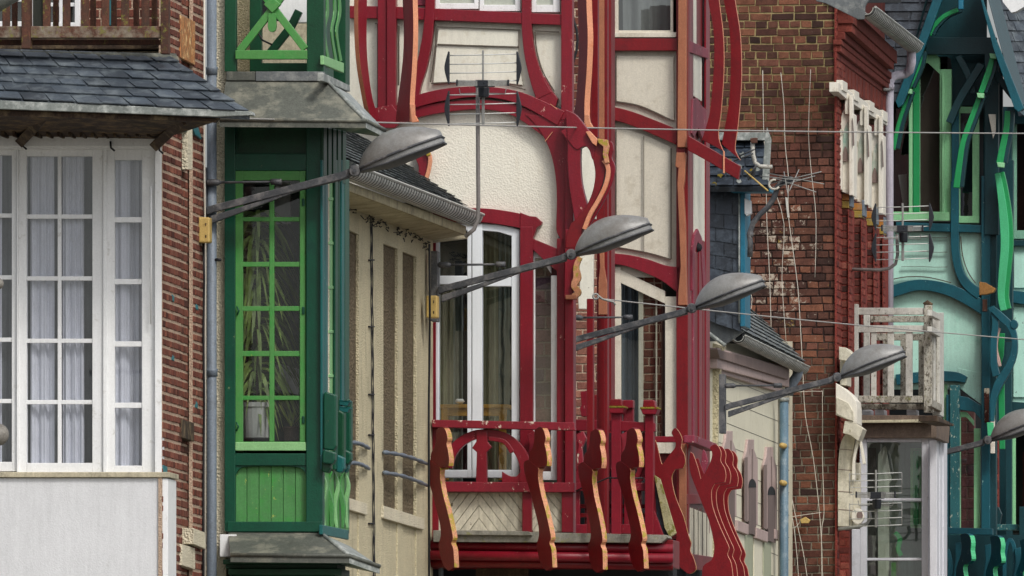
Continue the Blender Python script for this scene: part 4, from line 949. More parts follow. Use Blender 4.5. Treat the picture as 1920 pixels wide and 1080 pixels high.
bd('rear_prong', REDD, b2, Tp(1310, 153.3), [(1306, 860, 7), (1312, 878, 8), (1322, 905, 9)], 8, 0, .04); pg('pink_wedge', REDP, b2, Tp(1318, 153.6), [(1318, 842), (1322, 846), (1328, 866), (1320, 892), (1314, 868)], 0, .04)
for x0, y0, x1, y1, w in ((1128, 905, 1142, 850, 9), (1176, 880, 1166, 830, 8), (1196, 905, 1214, 845, 9), (1084, 905, 1100, 860, 8)): bd('curved_brace', RED, b2, LP, [(x0, y0), ((x0 + x1) / 2 + 4, (y0 + y1) / 2 + 6), (x1, y1)], w, .02, .06)
OR = Tp(1300, 156.5)
pg('handrail', RED, b2, Hp, [(1228, 818), (1308, 818), (1308, 829), (1228, 829)], .5, .1)
pg('handrail', REDP, b2, Sp(1308, DH - .55), [(1302, 816), (1345, 832), (1340, 846), (1302, 830)], .0, .1)
pg('terracotta_post', TERR, b2, Hp, [(1273, 832), (1286, 832), (1286, 985), (1273, 985)], .3, .1)
rc('backing', REDD, b2, Hp, 1225, 835, 1287, 1010, -.1, .1, bev=0)
pg('flaking_panel', CRMF, b2, Ip, [(1291, 950), (1330, 965), (1330, 1050), (1291, 1040)], .01, .02); rc('rail', REDD, b2, Ip, 1288, 926, 1332, 945, .03, .03)
for x in (1301, 1309, 1317, 1325): pg('panel_gap', LINE, b2, Ip, [(x, 952), (x + 1, 952), (x + 1, 1045), (x, 1045)], .014, .006, 0)
pg('base_rail', REDD, b2, Ip, [(1284, 1036), (1340, 1045), (1340, 1072), (1284, 1066)], .04, .04); rc('wall', ROOMD, hr, Ip, 1288, 1000, 1330, BASEY, -.1, .2, bev=0)
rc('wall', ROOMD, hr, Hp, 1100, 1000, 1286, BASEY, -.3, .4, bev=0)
# ================================================================== SMALL CREAM HOUSE with slate dormer
BLUEP = paint('petrol_blue_trim', '#1e6f8a', .45, .12, grain=.2, streak=.2, chips=('#93b6bd', .08, 14))
MAUVE = paint('mauve_stone_paint', '#b8a29c', .6, .1, grain=.2, streak=.15, dirt=('#6f5d58', .2, 7))
MAUVED = paint('mauve_shade_and_trim', '#84716b', .7, .12, grain=.2, streak=.2)  # darker copy of the mauve, shade put in the colour; also joints, trim
CRMW = paint('cream_tiled_wall', '#ded9c2', .5, .06, grain=.1, streak=.1, dirt=('#b9b295', .2, 8))
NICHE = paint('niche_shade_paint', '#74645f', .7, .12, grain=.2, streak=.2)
SAGE = paint('pale_sage_band', '#a9ad93', .6, .1, grain=.15, streak=.2)
DJ = 165.6; J = Sp(1340, DJ)
hs_ = thing('small_cream_house', J.p(1400, 2440), 'small cream house with mauve gothic mouldings, zinc gutter and slate hung dormer', 'house')
rc('wall', CRMW, hs_, J, 1325, 640, 1486, BASEY, 0, .4, bev=0, label='cream wall with faint joints')
for y in range(700, 1090, 42):
    bd('tile_joint', LINE, hs_, J, [(1340, y), (1480, y + 56)], .7, .003, .01, 0, False)
for a, b, mt, o in ((1396, 1412, SAGE, .04), (1432, 1446, SAGE, .04), (1380, 1396, CRMW, .05), (1414, 1430, CRMW, .05)): pg('band', mt, hs_, J, [(a, 998), (b, 1004), (b, BASEY), (a, BASEY)], o * .3, .012)
for dx, dy in ((0, 0), (36, 14), (-40, -16)):
    pgx = lambda nm, mt, pts, o, th: pg(nm, mt, hs_, J, [(x + dx, y + dy) for x, y in pts], o, th)
    pgx('gothic_pier', MAUVE, [(1397, 858), (1401, 842), (1403, 824), (1414, 824), (1414, 842), (1421, 862), (1421, 985), (1397, 975)], .03, .03)
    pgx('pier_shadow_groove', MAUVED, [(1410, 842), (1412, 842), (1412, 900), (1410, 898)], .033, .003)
    pgx('pier_side_shade', MAUVED, [(1396, 858), (1402, 857), (1402, 980), (1396, 976)], .034, .004)  # dark strip paints the shaded side onto the pier face
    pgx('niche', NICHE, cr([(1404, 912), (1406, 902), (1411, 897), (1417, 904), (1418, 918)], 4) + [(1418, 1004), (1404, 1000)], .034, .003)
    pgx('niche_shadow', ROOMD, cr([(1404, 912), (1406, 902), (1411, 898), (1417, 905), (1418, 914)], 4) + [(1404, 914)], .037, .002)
    pgx('corbel_stone', MAUVE, [(1383, 975), (1404, 983), (1404, 1003), (1383, 995)], .05, .05)
pg('corbel_stone', MAUVE, hs_, J, [(1454, 992), (1463, 996), (1463, 1014), (1454, 1010)], .05, .05)
pg('cornice', MAUVE, hs_, J, [(1345, 652), (1480, 690), (1480, 726), (1345, 690)], .09, .1); pg('cornice_upper', MAUVED, hs_, J, [(1345, 655), (1478, 690), (1478, 712), (1350, 672)], .12, .12)
pg('cornice_lower', MAUVE, hs_, J, [(1350, 690), (1472, 730), (1472, 738), (1350, 700)], .05, .05)
pg('quoin', stucco('rough_quoin', '#cfc5a4', size=40), hs_, Tp(1345, DJ - .2), [(1328, 640), (1358, 650), (1352, 670), (1346, 790), (1342, 1200), (1328, 1200)], 0, .1)
gutter('gutter', hs_, J.p(1384, 630, .17), J.p(1505, 689, .17), .075, GUTM, .12)
slates('roof', hs_, SLATE2, J.p(1385, 560, -.35), J.p(1418, 588, -.35), J.p(1509, 680, .19), J.p(1385, 618, .19), 8, .2, lift=.01, label='speckled slate slope above the zinc gutter')
pg('zinc_cheek', ZINC, hs_, Tp(1345, DJ - .9), [(1328, 575), (1340, 583), (1394, 622), (1360, 646), (1328, 622)], 0, .05)
tb('cheek_lip', ZINCL, hs_, [Tp(1345, DJ - 1).p(1328, 624, 0), Tp(1345, DJ - 1).p(1360, 648, 0)], .02)
tb('downpipe', PIPE, hs_, [J.p(1498, 690, .17), J.p(1494, 706, .15), J.p(1484, 720, .09), J.p(1478, 738, .06)], .055, 12)
tb('downpipe', paint('blue_grey_pipe', '#5f7a8a', .5, .12, grain=.25, streak=.3, dirt=('#8a969a', .2, 9)), hs_, [J.p(1470, 748, .12), J.p(1470, 1200, .12), J.p(1470, BASEY, .12)], .048, 14)
for y, c in ((750, ZINCL), (905, YBOX), (835, YBOX)): tb('pipe_collar', c, hs_, [J.p(1466, y, .13), J.p(1474, y + 2, .13)] if c is YBOX else [J.p(1470, y - 4, .12), J.p(1470, y + 3, .12)], .03 if c is YBOX else .056, 12)
tb('wall_cable', WCABLE, hs_, [J.p(1460, y, .06) for y in (745, 800, 900, 1000, 1200)], .008)
# dormer
DD = 164.6; DP = Tp(1340, DD)
dm = sub('dormer', hs_, 'dark slate hung dormer with petrol blue corner trim')
def tpl(pl, x, y, o=0): return pl.p(x, y, o)
slates('slate_cheek', dm, SLATED, tpl(DP, 1326, 350), tpl(DP, 1389, 350), tpl(DP, 1389, 622), tpl(DP, 1326, 600), 10, .19, lift=.006, th=.006, jit=.05)
rc('corner_trim', BLUEP, dm, DP, 1388, 352, 1397, 612, .03, .5); tb('trim_bead', ZINCL, dm, [DP.p(1386, 360, .04), DP.p(1386, 606, .04)], .01)
slates('roof', dm, SLATED, tpl(DP, 1322, 262, -.5), tpl(DP, 1432, 262, -.5), tpl(DP, 1442, 350, .3), tpl(DP, 1310, 350, .3), 5, .2, lift=.012)
rc('zinc_flashing', ZINCL, dm, DP, 1322, 248, 1436, 263, -.3, .2); rc('eave_board', BLUEP, dm, DP, 1370, 350, 1445, 360, .25, .3)
pg('hip_flashing', ZINCL, dm, DP, [(1438, 238), (1446, 262), (1441, 350), (1428, 346), (1434, 262)], .2, .03)
for k in range(9):
    x, y = [(1351, 328), (1388, 312), (1340, 345), (1420, 318), (1366, 300), (1392, 290), (1410, 320), (1385, 340), (1360, 318)][k]
    m = M(); m.prism(DP, [(x + 5 * math.cos(a) * random.uniform(.5, 1.3), y + 4 * math.sin(a) * random.uniform(.6, 1.6)) for a in [i * .7 for i in range(9)]], .28, .02)
    obj('lichen_patch', m, [paint('ochre_lichen', '#8d7b2c', .9, .3, grain=.5), ZINCL][k % 2], dm)
rc('wall', ROOMD, hs_, Tp(1340, DJ + 1), 1300, 360, 1392, 640, 0, .5, bev=0)
bx = pg('alarm_box', WH, None, Tp(1400, DD), [(1396, 372), (1407, 376), (1408, 400), (1400, 405), (1396, 400)], .1, .12); tag(bx, 'small white box fixed to the blue dormer trim', 'box')
# ================================================================== TALL BRICK HOUSE
DK = 173.0; K_ = Tp(1567, DK); L_ = Sp(1567, DK)
hb = thing('tall_brick_house', K_.p(1500, 2440), 'tall dark red brick house with plain gable wall, white gothic arcade and white glazed bay', 'house')
BRG = brickmat('gable_brick', ['#46302a', '#5f3d31', '#70483b', '#51352c', '#80533f', '#372622', '#683f34'], stain='#b9ad9c')
GMT = NT('gable_mortar'); v_ = GMT.coord(); tc_ = GMT.n('TexCoord'); sx_ = GMT.n('SeparateXYZ'); GMT.l(tc_.outputs['Object'], sx_.inputs[0])
nz_ = GMT.noise(v_, 1.3, 5, .6); hz_ = GMT.math('ADD', sx_.outputs[2], GMT.math('MULTIPLY', nz_, 1.6)); r_ = GMT.n('ValToRGB'); e_ = r_.color_ramp.elements
H0 = K_.p(1500, 1080).z - base_of(hb).z; H1 = K_.p(1500, 0).z - base_of(hb).z
f_ = GMT.n('MapRange'); f_.inputs[1].default_value = H0 + .8; f_.inputs[2].default_value = H1 + .8; GMT.l(hz_, f_.inputs[0]); GMT.l(f_.outputs[0], r_.inputs[0])
e_[0].position = 0; e_[0].color = lin('#8a8474'); e_[1].position = 1; e_[1].color = lin('#a5966c')
for p_, c_ in ((.32, '#857f70'), (.42, '#2d2220'), (.76, '#3b2b24'), (.86, '#9a8a62')): q_ = e_.new(p_); q_.color = lin(c_)
fn_ = GMT.noise(v_, 50, 4, .7); c2_ = GMT.mix(1.0, r_.outputs[0], GMT.ramp(fn_, .3, .7, (.6, .6, .6, 1), (1.1, 1.1, 1.1, 1)), 'MULTIPLY'); GMTM = GMT.finish(c2_, .9, GMT.bump(fn_, .8, .01), 0, .2)
def gstain(u, v, r):
    # old limewash and ochre paint survive around the middle of the gable, left of the corner
    px = 1290 + u * 277; py = -60 + v * (1500 + 60)
    a = math.exp(-((px - 1455) / 75) ** 2) * math.exp(-((py - 490) / 150) ** 2)
    b = math.exp(-((px - 1470) / 14) ** 2) * (1 if 400 < py < 640 else 0) + math.exp(-((px - 1540) / 9) ** 2) * (1 if 290 < py < 720 else 0)
    if py < 230 : a *= .2
    return (min(1, a * r.uniform(.15, .6)), min(1, b * r.uniform(.0, .3)))
bricks('gable_wall', hb, K_, 1290, -60, 1567, 1500, 0, BRG, GMTM, bh=.0832, bl=.245, joint=.0115, proud=.010, thick=.6, stain=gstain, jit=.005)
BRQ = brickmat('corner_brick', ['#5a2a25', '#783a31', '#86463a', '#6b302a'], stain='#c9a49a')
bricks('corner_wall', hb, L_, 1568, -60, 1584, 1500, .015, BRQ, MORTR, bh=.0832, bl=.245, joint=.022, thick=.02)
rc('wall', BRQ, hb, L_, 1567, -60, 1668, 1500, -.35, .2, bev=0)
rc('wall', CREAMB, hb, K_, 1300, 1499, 1566, BASEY, 0, .6, bev=0); rc('wall', CREAMB, hb, L_, 1567, 1499, 1668, BASEY, 0, .6, bev=0)
# brick piers with ochre caps, seen end on
SOOT = brickmat('soot_brick', ['#4a2a26', '#6b3830', '#34211e', '#7c463b', '#8d564a'])
LD = lambda x: 173.0 * 3203 / (4770 - x)
for x, xr, yc, yb in ((1576, 1598, 363, 872), (1600, 1622, 381, 1010), (1625, 1645, 396, 1010), (1647, 1659, 412, 1010)):
    tp = Tp(x, LD(x)); xm = x + (xr - x) * .68
    bricks('brick_pier', hb, tp, x, yc + 28, xm, yb, .0, SOOT, MORTR, bh=.0832, bl=.24, joint=.014, thick=.6, bond='s')
    bricks('brick_pier_side', hb, Sp(xm, LD(x)), xm, yc + 30, xr, yb, .006, BRQ, MORTR, bh=.0832, bl=.25, joint=.022, thick=.006)
    for k in range(2): rc('glazed_cap', paint('ochre_glaze', ('#c07f35', '#b09243')[k], .4, .2, grain=.25, dirt=('#7a7d72', .3, 10)), hb, tp, x - 1, yc + k * 14, xm + 1, yc + 13 + k * 14, .02, .3)
    rc('slate_blue_pad', PIPE, hb, tp, xm + 1, yc - 6, xr - 2, yc + 24, .015, .3)
rc('render_strip', CREAMB, hb, L_, 1593, 480, 1596, 650, .02, .01)
# white arcade
WCR = paint('cream_white_stone_paint', '#e2ddd0', .55, .06, grain=.1, streak=.12, dirt=('#b0a894', .2, 8), chips=('#7d8b84', .02, 10))
WCRW = paint('worn_white_stone_paint', '#d6d0bd', .6, .08, grain=.2, streak=.25, dirt=('#98917c', .4, 9), chips=('#8b8568', .1, 12))
VERD = paint('verdigris_stain_paint', '#d0d3c6', .6, .1, grain=.15, streak=.5, dirt=('#6f9a8c', .4, 5))
ar = sub('white_arcade', hb, 'white gothic arcade of columns and pointed arches under a stepped white cornice')
pg('cornice', WCR, ar, L_, [(1572, 154), (1592, 170), (1664, 216), (1664, 236), (1592, 190), (1572, 172)], .09, .1)
for k, (x, y) in enumerate(((1568, 150), (1590, 168), (1619, 188), (1644, 206))):
    rc('cornice_block', WCR, ar, Tp(x, LD(x) - .3), x, y, x + 12, y + 19, .0, .5)
for k, (x, yt, yb) in enumerate(((1574, 176, 358), (1602, 197, 376), (1629, 216, 392))):
    y = yt + 36; tp = Tp(x, LD(x)); tf = Tp(x, LD(x) - .07)
    pg('panel', WCR, ar, tp, cr([(x + 1, y + 34), (x + 2, y + 14), (x + 6, y - 2), (x + 11, y - 10)], 4) + [(x + 27, y + 2), (x + 27, yb + 10), (x + 1, yb)], .0, .3)
    rc('column', WCR, ar, tf, x + 18, yt + 2, x + 25, yb + 8, .0, .12)
    rc('column', WCR, ar, tf, x - 1, y + 34, x + 5, yb - 2, .02, .1); rc('column_cap', WCRW, ar, tf, x - 2, y + 30, x + 5, y + 42, .03, .1)
    rc('column_head', WCR, ar, tp, x + 10, yt, x + 19, y + 2, .04, .2); rc('corbel_stone', OLDW, ar, tp, x, yt - 2, x + 10, yt + 16, .02, .2)
    pg('verdigris_reveal', VERD, ar, tp, [(x + 6, y + 76)] + cr([(x + 6, y + 60), (x + 8, y + 36), (x + 12, y + 22), (x + 16, y + 16)], 3) + [(x + 17, y + 76)], .012, .01)
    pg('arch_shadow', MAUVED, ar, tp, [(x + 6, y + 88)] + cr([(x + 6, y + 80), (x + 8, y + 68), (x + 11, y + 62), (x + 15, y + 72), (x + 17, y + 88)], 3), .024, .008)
    rc('sill_line', MAUVED, ar, tp, x + 6, y + 88, x + 16, y + 91, .03, .02)
    pg('spire_edge', MAUVED, ar, tf, [(x + 25, y + 8), (x + 26.5, y + 34), (x + 27.5, y + 60), (x + 25.5, y + 62)], .03, .03)
tb('small_hook', WCR, ar, [Tp(1650, LD(1650) - .6).p(1640, 336, 0), Tp(1650, LD(1650) - .6).p(1651, 333, 0), Tp(1650, LD(1650) - .6).p(1652, 328, 0)], .012)
# stepped brick cornice, gutter and white downpipe
BRC = brickmat('cornice_brick', ['#5b2a24', '#6f342c', '#7d3d33', '#622d27'])
cb = lambda pts, o, nm='brick_cornice': obj(nm, M().prism(L_, pts, o, .02 + o, col=(random.uniform(.3, .8), .01, 0)), BRC, hb, .008)
cb([(1568, 100), (1663, 176), (1663, 214), (1568, 152)], .01, 'brick_frieze')
for (xs, yt, yb, xe, yte, o) in ((1570, 98, 110, 1664, 168, .025), (1576, 84, 97, 1667, 156, .06), (1578, 74, 84, 1669, 148, .075), (1584, 60, 74, 1672, 136, .10), (1597, 44, 60, 1676, 116, .17), (1600, 18, 44, 1682, 96, .19)):
    h0 = yb - yt; cb([(xs, yt), (xe, yte), (xe, yte + h0 * .9), (xs, yb)], o)
for k in range(14): x = 1571 + k * 6.7; cb([(x, 112 + (x - 1568) * .72), (x + 4.5, 115 + (x - 1568) * .72), (x + 4.5, 150 + (x - 1568) * .68), (x, 147 + (x - 1568) * .68)], .018, 'soldier_brick')
gutter('gutter', hb, L_.p(1624, 14, .30), L_.p(1714, 84, .30), .10, GUTM, .14)
pg('zinc_valley', ZINC, hb, Tp(1600, DK - .8), [(1530, -20), (1640, -20), (1622, 12), (1620, 36), (1608, 36), (1548, 6), (1530, 2)], 0, .06)
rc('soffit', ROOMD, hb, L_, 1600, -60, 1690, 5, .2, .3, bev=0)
LIL = paint('lilac_white_pipe', '#c6c1cd', .4, .08, grain=.12, streak=.3, dirt=('#a39bab', .3, 5))
tb('downpipe', LIL, hb, [L_.p(1709, 88, .29), L_.p(1709, 118, .28), L_.p(1706, 132, .26), L_.p(1697, 139, .2), L_.p(1682, 141, .12), L_.p(1673, 145, .07), L_.p(1668, 155, .05), L_.p(1667, 200, .05), L_.p(1667, 700, .05)], .050, 14)
tb('pipe_collar', LIL, hb, [L_.p(1667, 158, .05), L_.p(1667, 168, .05)], .06, 14); tb('pipe_clamp', STEEL, hb, [L_.p(1658, 168, .05), L_.p(1675, 167, .07)], .018)
slates('roof', hb, SLATED, Tp(1700, 181.6).p(1600, -80), Tp(1700, 181.6).p(1792, -80), Tp(1700, 181.6).p(1697, 190, .1), Tp(1700, 181.6).p(1640, 190, .1), 16, .25)
# corbel, lower arch and base of bay
KA = Tp(1575, 172.9); KB = Tp(1575, 172.6)
pg('corbel_upper', WCRW, hb, KB, [(1573, 650), (1586, 652), (1598, 664), (1597, 678), (1573, 674)], .0, .5); rc('corbel_neck', WCRW, hb, KA, 1575, 674, 1587, 722, .0, .5)
pg('corbel', WCR, hb, KB, [(1567, 718), (1582, 728), (1596, 740), (1605, 752), (1607, 766), (1607, 795), (1586, 786), (1567, 778)], .0, .5)
pg('corbel_face', WCRW, hb, KB, [(1568, 745), (1590, 755), (1600, 772), (1600, 790), (1586, 785), (1568, 776)], .02, .1)
pg('gablet', WCRW, hb, KB, [(1584, 789), (1600, 790), (1618, 804), (1613, 818), (1609, 827), (1594, 816), (1580, 812)], .0, .4)
pg('arch_stone', WCRW, hb, KA, cr([(1571, 987), (1571, 900), (1573, 850), (1578, 826), (1586, 813)], 4) + [(1604, 813)] + cr([(1604, 818), (1600, 850), (1598, 890)], 4) + [(1598, 987)], .0, .3)
for y in (842, 880, 921, 955): bd('stone_joint', MAUVED, hb, KA, [(1572, y), (1598, y + 2)], 1.2, .004, .01, 0, False)
bd('arch_rib', WCR, hb, KA, [(1600, 900, 6), (1601, 860, 5), (1607, 832, 5), (1611, 818, 4)], 5, .05, .1); bd('arch_rib', WCR, hb, KA, [(1611, 820, 4), (1616, 845, 5), (1620, 870, 5)], 5, .05, .1)
rc('arch_infill', WCRW, hb, KA, 1598, 868, 1613, 987, -.15, .1)
pg('trefoil', WCR, hb, KA, [(1608 + 12 * math.cos(a), 968 + 15 * math.sin(a)) for a in [i * .5 for i in range(12)]], .05, .1); pg('trefoil_hole', MAUVED, hb, KA, [(1612 + 6 * math.cos(a), 966 + 8 * math.sin(a)) for a in [i * .6 for i in range(10)]], .06, .02)
bricks('brick_base', hb, Tp(1580, 172.4), 1574, 996, 1592, 1500, .0, BRQ, MORTR, bh=.0832, bl=.3, joint=.018, thick=.1)
# ---- glazed bay with white balcony above
DM = 174.2; MP = Tp(1740, DM); MS = Sp(1757, DM)
gb = sub('glazed_bay', hb, 'white framed glazed bay with brown timber fascia')
WFR = paint('white_bay_paint', '#d2d3d9', .4, .05, grain=.1, streak=.1, dirt=('#a7a7ab', .15, 6))
BRWF = paint('grey_brown_fascia', '#7b6a5c', .75, .2, grain=.4, streak=.3, dirt=('#4b4039', .4, 8))
m = M(); m.rect(MP, 1612, 820, 1625, BASEY, 0, .12); m.rect(MP, 1728, 820, 1757, BASEY, .0, .3); m.rect(MP, 1625, 820, 1728, 829, 0, .12); obj('frame', m, WFR, gb, .008)
rc('corner_bead', WFR, gb, MP, 1738, 822, 1741, BASEY, .012, .03)
rc('low_panel', WFR, gb, MP, 1597, 992, 1612, BASEY, .0, .3)
for y, h in ((934, 5), (1046, 5)): rc('glazing_bar', WFR, gb, MP, 1625, y, 1728, y + h, -.02, .05)
for y, x0, h in ((823, 1650, 4),): pass
m = M(); m.quad(MP.p(1620, 826, -.05), MP.p(1732, 826, -.05), MP.p(1732, 1200, -.05), MP.p(1620, 1200, -.05)); obj('pane', m, glass('bay_glass', (.70, .78, .74, 1), .14, .02, .05), gb)
for x0, x1, o in ((1757, 1760, .02), (1760, 1763, -.02), (1763, 1767, .01), (1767, 1770, -.03), (1770, 1776, .03)): rc('side_mullion', WFR, gb, MS, x0, 826 if o > 0 else 836, x1, BASEY, o, .08)
rc('side_backing', WFR, gb, MS, 1757, 822, 1776, BASEY, -.05, .04, bev=0)
pg('fascia', BRWF, gb, MP, [(1612, 790), (1757, 790), (1757, 821), (1615, 821)], .06, .4); pg('fascia_side', BRWF, gb, MS, [(1756, 790), (1781, 800), (1779, 831), (1756, 821)], .09, .06)
pg('deck_edge', BRWF, gb, MP, [(1606, 778), (1757, 779), (1760, 791), (1612, 791)], .16, .6); pg('deck_edge_side', OLDW, gb, MS, [(1757, 779), (1790, 796), (1788, 799), (1757, 790)], .3, .2)
pg('peeling_strip', paint('peeling_cream', '#c9c2a4', .7, .2, grain=.3, chips=('#6f6254', .35, 12)), gb, MP, [(1613, 788), (1750, 786), (1750, 792), (1616, 793)], .19, .03)
# things seen through the glass
inr = sub('bay_interior', hb)
pg('inner_gable', CRM, inr, MP, [(1646, 1200), (1646, 852), (1656, 838), (1661, 842), (1672, 900), (1667, 905), (1667, 1200)], -.28, .05); rc('inner_wall', paint('green_grey_interior', '#7d8b83', .8, .3, grain=.1, streak=.3), inr, MP, 1618, 800, 1732, 1200, -.5, .1, bev=0)
rc('inner_column', ROOM, inr, MP, 1625, 840, 1642, 1200, -.3, .05); rc('inner_frame', GPALE, inr, MP, 1707, 840, 1728, 990, -.32, .03); rc('inner_shutter', paint('emerald', '#12a050', .5, .1), inr, MP, 1712, 845, 1722, 985, -.28, .03)
bd('inner_gable_line', WCR, inr, MP, [(1652, 850), (1660, 838), (1668, 895)], 2.5, -.26, .02, smooth=False); rc('inner_bar', WFR, inr, MP, 1640, 935, 1728, 941, -.24, .03)
bd('inner_bracket', paint('emerald_light', '#1fb35a', .5, .1), inr, MP, [(1678, 998, 8), (1687, 1010, 9), (1684, 1030, 9), (1690, 1042, 8)], 8, -.22, .03); rc('inner_bracket', GB, inr, MP, 1671, 1055, 1680, 1100, -.22, .03)
# white timber balcony
PEEL = paint('peeling_white_paint', '#cfcdc4', .65, .08, grain=.2, streak=.2, chips=('#6f6a60', .20, 26), dirt=('#8d897c', .3, 10))
PEELH = paint('badly_peeled_paint', '#bdb9ac', .75, .12, grain=.35, streak=.3, chips=('#5d574c', .42, 30), dirt=('#77705f', .4, 12), moss=('#6f6e45', .06, 16))
wb = sub('white_balcony', hb, 'peeling white timber balcony standing on the glazed bay')
BPn = Tp(1740, DM - .1)
rc('corner_post', PEELH, wb, BPn, 1732, 572, 1747, 774, .05, .10); rc('post', PEEL, wb, BPn, 1596, 570, 1609, 785, .05, .08)
rc('top_rail', PEEL, wb, BPn, 1609, 577, 1732, 590, .03, .05); rc('middle_rail', PEEL, wb, BPn, 1609, 610, 1732, 623, .03, .05); rc('bottom_rail', PEELH, wb, BPn, 1610, 742, 1732, 755, .03, .05); rc('rear_bottom_rail', PEELH, wb, BPn, 1611, 757, 1732, 768, -.1, .05)
rc('rear_top_rail', PEELH, wb, BPn, 1632, 592, 1732, 604, -.9, .06); rc('rear_rail', PEELH, wb, BPn, 1642, 625, 1732, 638, -.9, .06)
for x0, x1 in ((1633, 1643), (1664, 1676), (1698, 1711)): rc('baluster', PEEL, wb, BPn, x0, 622, x1, 745, .015, .03)
for x0, x1 in ((1619, 1631), (1655, 1665), (1688, 1698), (1722, 1732)): rc('rear_baluster', PEELH if x0 > 1640 else PEEL, wb, BPn, x0, 590 if x0 < 1640 else 636, x1, 750, -.45, .03)
for x in (1615, 1640, 1700): rc('deck_gap_board', WFR, wb, BPn, x, 768, x + 18, 778, -.2, .3)
WS = Sp(1747, DM - .15)
pg('end_post', PEEL, wb, WS, [(1762, 586), (1770, 586), (1770, 782), (1762, 778)], .03, .08); tb('post_cap', OLDW, wb, [BPn.p(1733, 572, 0), BPn.p(1739, 567, 0), BPn.p(1747, 573, 0)], .03, 6)
for y0 in (583, 614): pg('side_rail', PEEL, wb, WS, [(1747, y0 - 2), (1764, y0 + 6), (1764, y0 + 18), (1747, y0 + 9)], .05, .05)
pg('side_rail', PEELH, wb, WS, [(1747, 748), (1766, 758), (1766, 772), (1747, 762)], .05, .05)
for x in (1748, 1752, 1756, 1760): pg('side_baluster', PEELH if x % 8 else PEEL, wb, WS, [(x, 624), (x + 2.4, 625), (x + 2.4, 756), (x, 754)], .0, .03)
# ================================================================== TEAL HOUSE
TEAL = paint('teal_gloss', '#145a68', .4, .15, grain=.22, streak=.15, dirt=('#0c4350', .3, 6), chips=('#7ba5a3', .06, 15))
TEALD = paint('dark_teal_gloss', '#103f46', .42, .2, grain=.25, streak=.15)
TEALW = paint('flaking_teal_paint', '#2b6b70', .5, .15, grain=.3, streak=.3, chips=('#b9c4b2', .25, 22))
MINT = paint('mint_boards', '#b7e6d6', .5, .06, grain=.12, streak=.12, dirt=('#86bfae', .2, 6), chips=('#55665c', .03, 14))
MINTF = paint('flaking_mint', '#b5e4d4', .5, .08, grain=.15, streak=.15, chips=('#5d6d62', .16, 22))
PISTA = paint('pistachio_frame', '#8fcf9a', .45, .08, grain=.15, streak=.1)
EMER = paint('emerald_edge', '#1f9455', .42, .1, grain=.18, streak=.08)
EMERL = paint('bright_emerald_face', '#4bbb82', .45, .1, grain=.18, streak=.08)
DN = 182.0; N_ = Tp(1840, DN); N2 = Tp(1900, 186.0)
ht = thing('teal_timbered_house', N_.p(1800, 2440), 'teal half timbered house with mint panels, emerald curved struts and a steep slate gable', 'house')
rc('mint_panel', MINT, ht, N_, 1640, 425, 1842, 730, -.06, .04, bev=0, label='mint green boarding with fine cracks')
pg('mint_panel', MINTF, ht, N_, [(1796, 690), (1842, 700), (1842, 760), (1815, 740), (1796, 725)], -.05, .04)
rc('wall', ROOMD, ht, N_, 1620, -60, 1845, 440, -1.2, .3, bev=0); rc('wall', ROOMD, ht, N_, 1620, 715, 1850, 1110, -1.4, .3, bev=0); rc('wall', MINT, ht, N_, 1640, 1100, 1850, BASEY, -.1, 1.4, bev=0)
groove2 = lambda pts, w=1.8, off=-.01: bd('panel_groove', LINE, ht, N_, pts, w, off, .02, 0)
groove2([(1668, 525), (1700, 519), (1740, 520), (1783, 530)]); groove2([(1801, 443), (1805, 480), (1815, 510), (1829, 531)])
for y in (445, 472, 500): groove2([(1690, y), (1720, y - .5), (1755, y + .8), (1776, y + .5)], .8)
# beams
pg('beam', TEAL, ht, N_, [(1680, 416), (1842, 422), (1842, 436), (1680, 432)], .04, .1)
bd('curved_timber', TEAL, ht, N_, [(1790, 340, 15), (1790, 420, 15), (1791, 470, 15), (1799, 510, 15), (1815, 535, 18), (1838, 552, 20)], 15, .06, .12)
rc('post', TEAL, ht, N_, 1784, 200, 1798, 434, .03, .1)
bd('arch', TEAL, ht, N_, [(1640, 558, 22), (1680, 544, 22), (1725, 534, 20), (1775, 542, 22), (1815, 560, 24), (1846, 578, 26)], 22, .05, .12)
rc('post', TEAL, ht, N_, 1840, 330, 1856, 1110, .07, .14)
rc('post', TEALD, ht, N_, 1856, 200, 1868, 1110, .0, .12)
bd('curved_timber', TEAL, ht, N_, [(1680, 712, 20), (1740, 706, 20), (1790, 706, 18), (1811, 712, 12)], 20, .05, .1)
pg('arch', TEAL, ht, N_, [(1799, 742), (1815, 745), (1842, 762), (1842, 790), (1826, 772), (1799, 768)], .05, .1)
rc('post', TEALW, ht, N_, 1781, 722, 1799, 1010, .05, .12); rc('post', TEAL, ht, N_, 1774, 740, 1782, 1010, .02, .1)
pg('rot_scar', paint('rotten_wood', '#5d3329', .9, .3, grain=.5, chips=('#c9c2ad', .35, 10)), ht, N_, [(1845, 728), (1855, 728), (1854, 790), (1846, 794)], .08, .03); pg('rot_scar', paint('split_wood', '#6b4a3d', .9, .3, grain=.5, chips=('#c9c2ad', .3, 10)), ht, N_, [(1842, 561), (1851, 561), (1851, 584), (1842, 584)], .08, .03)
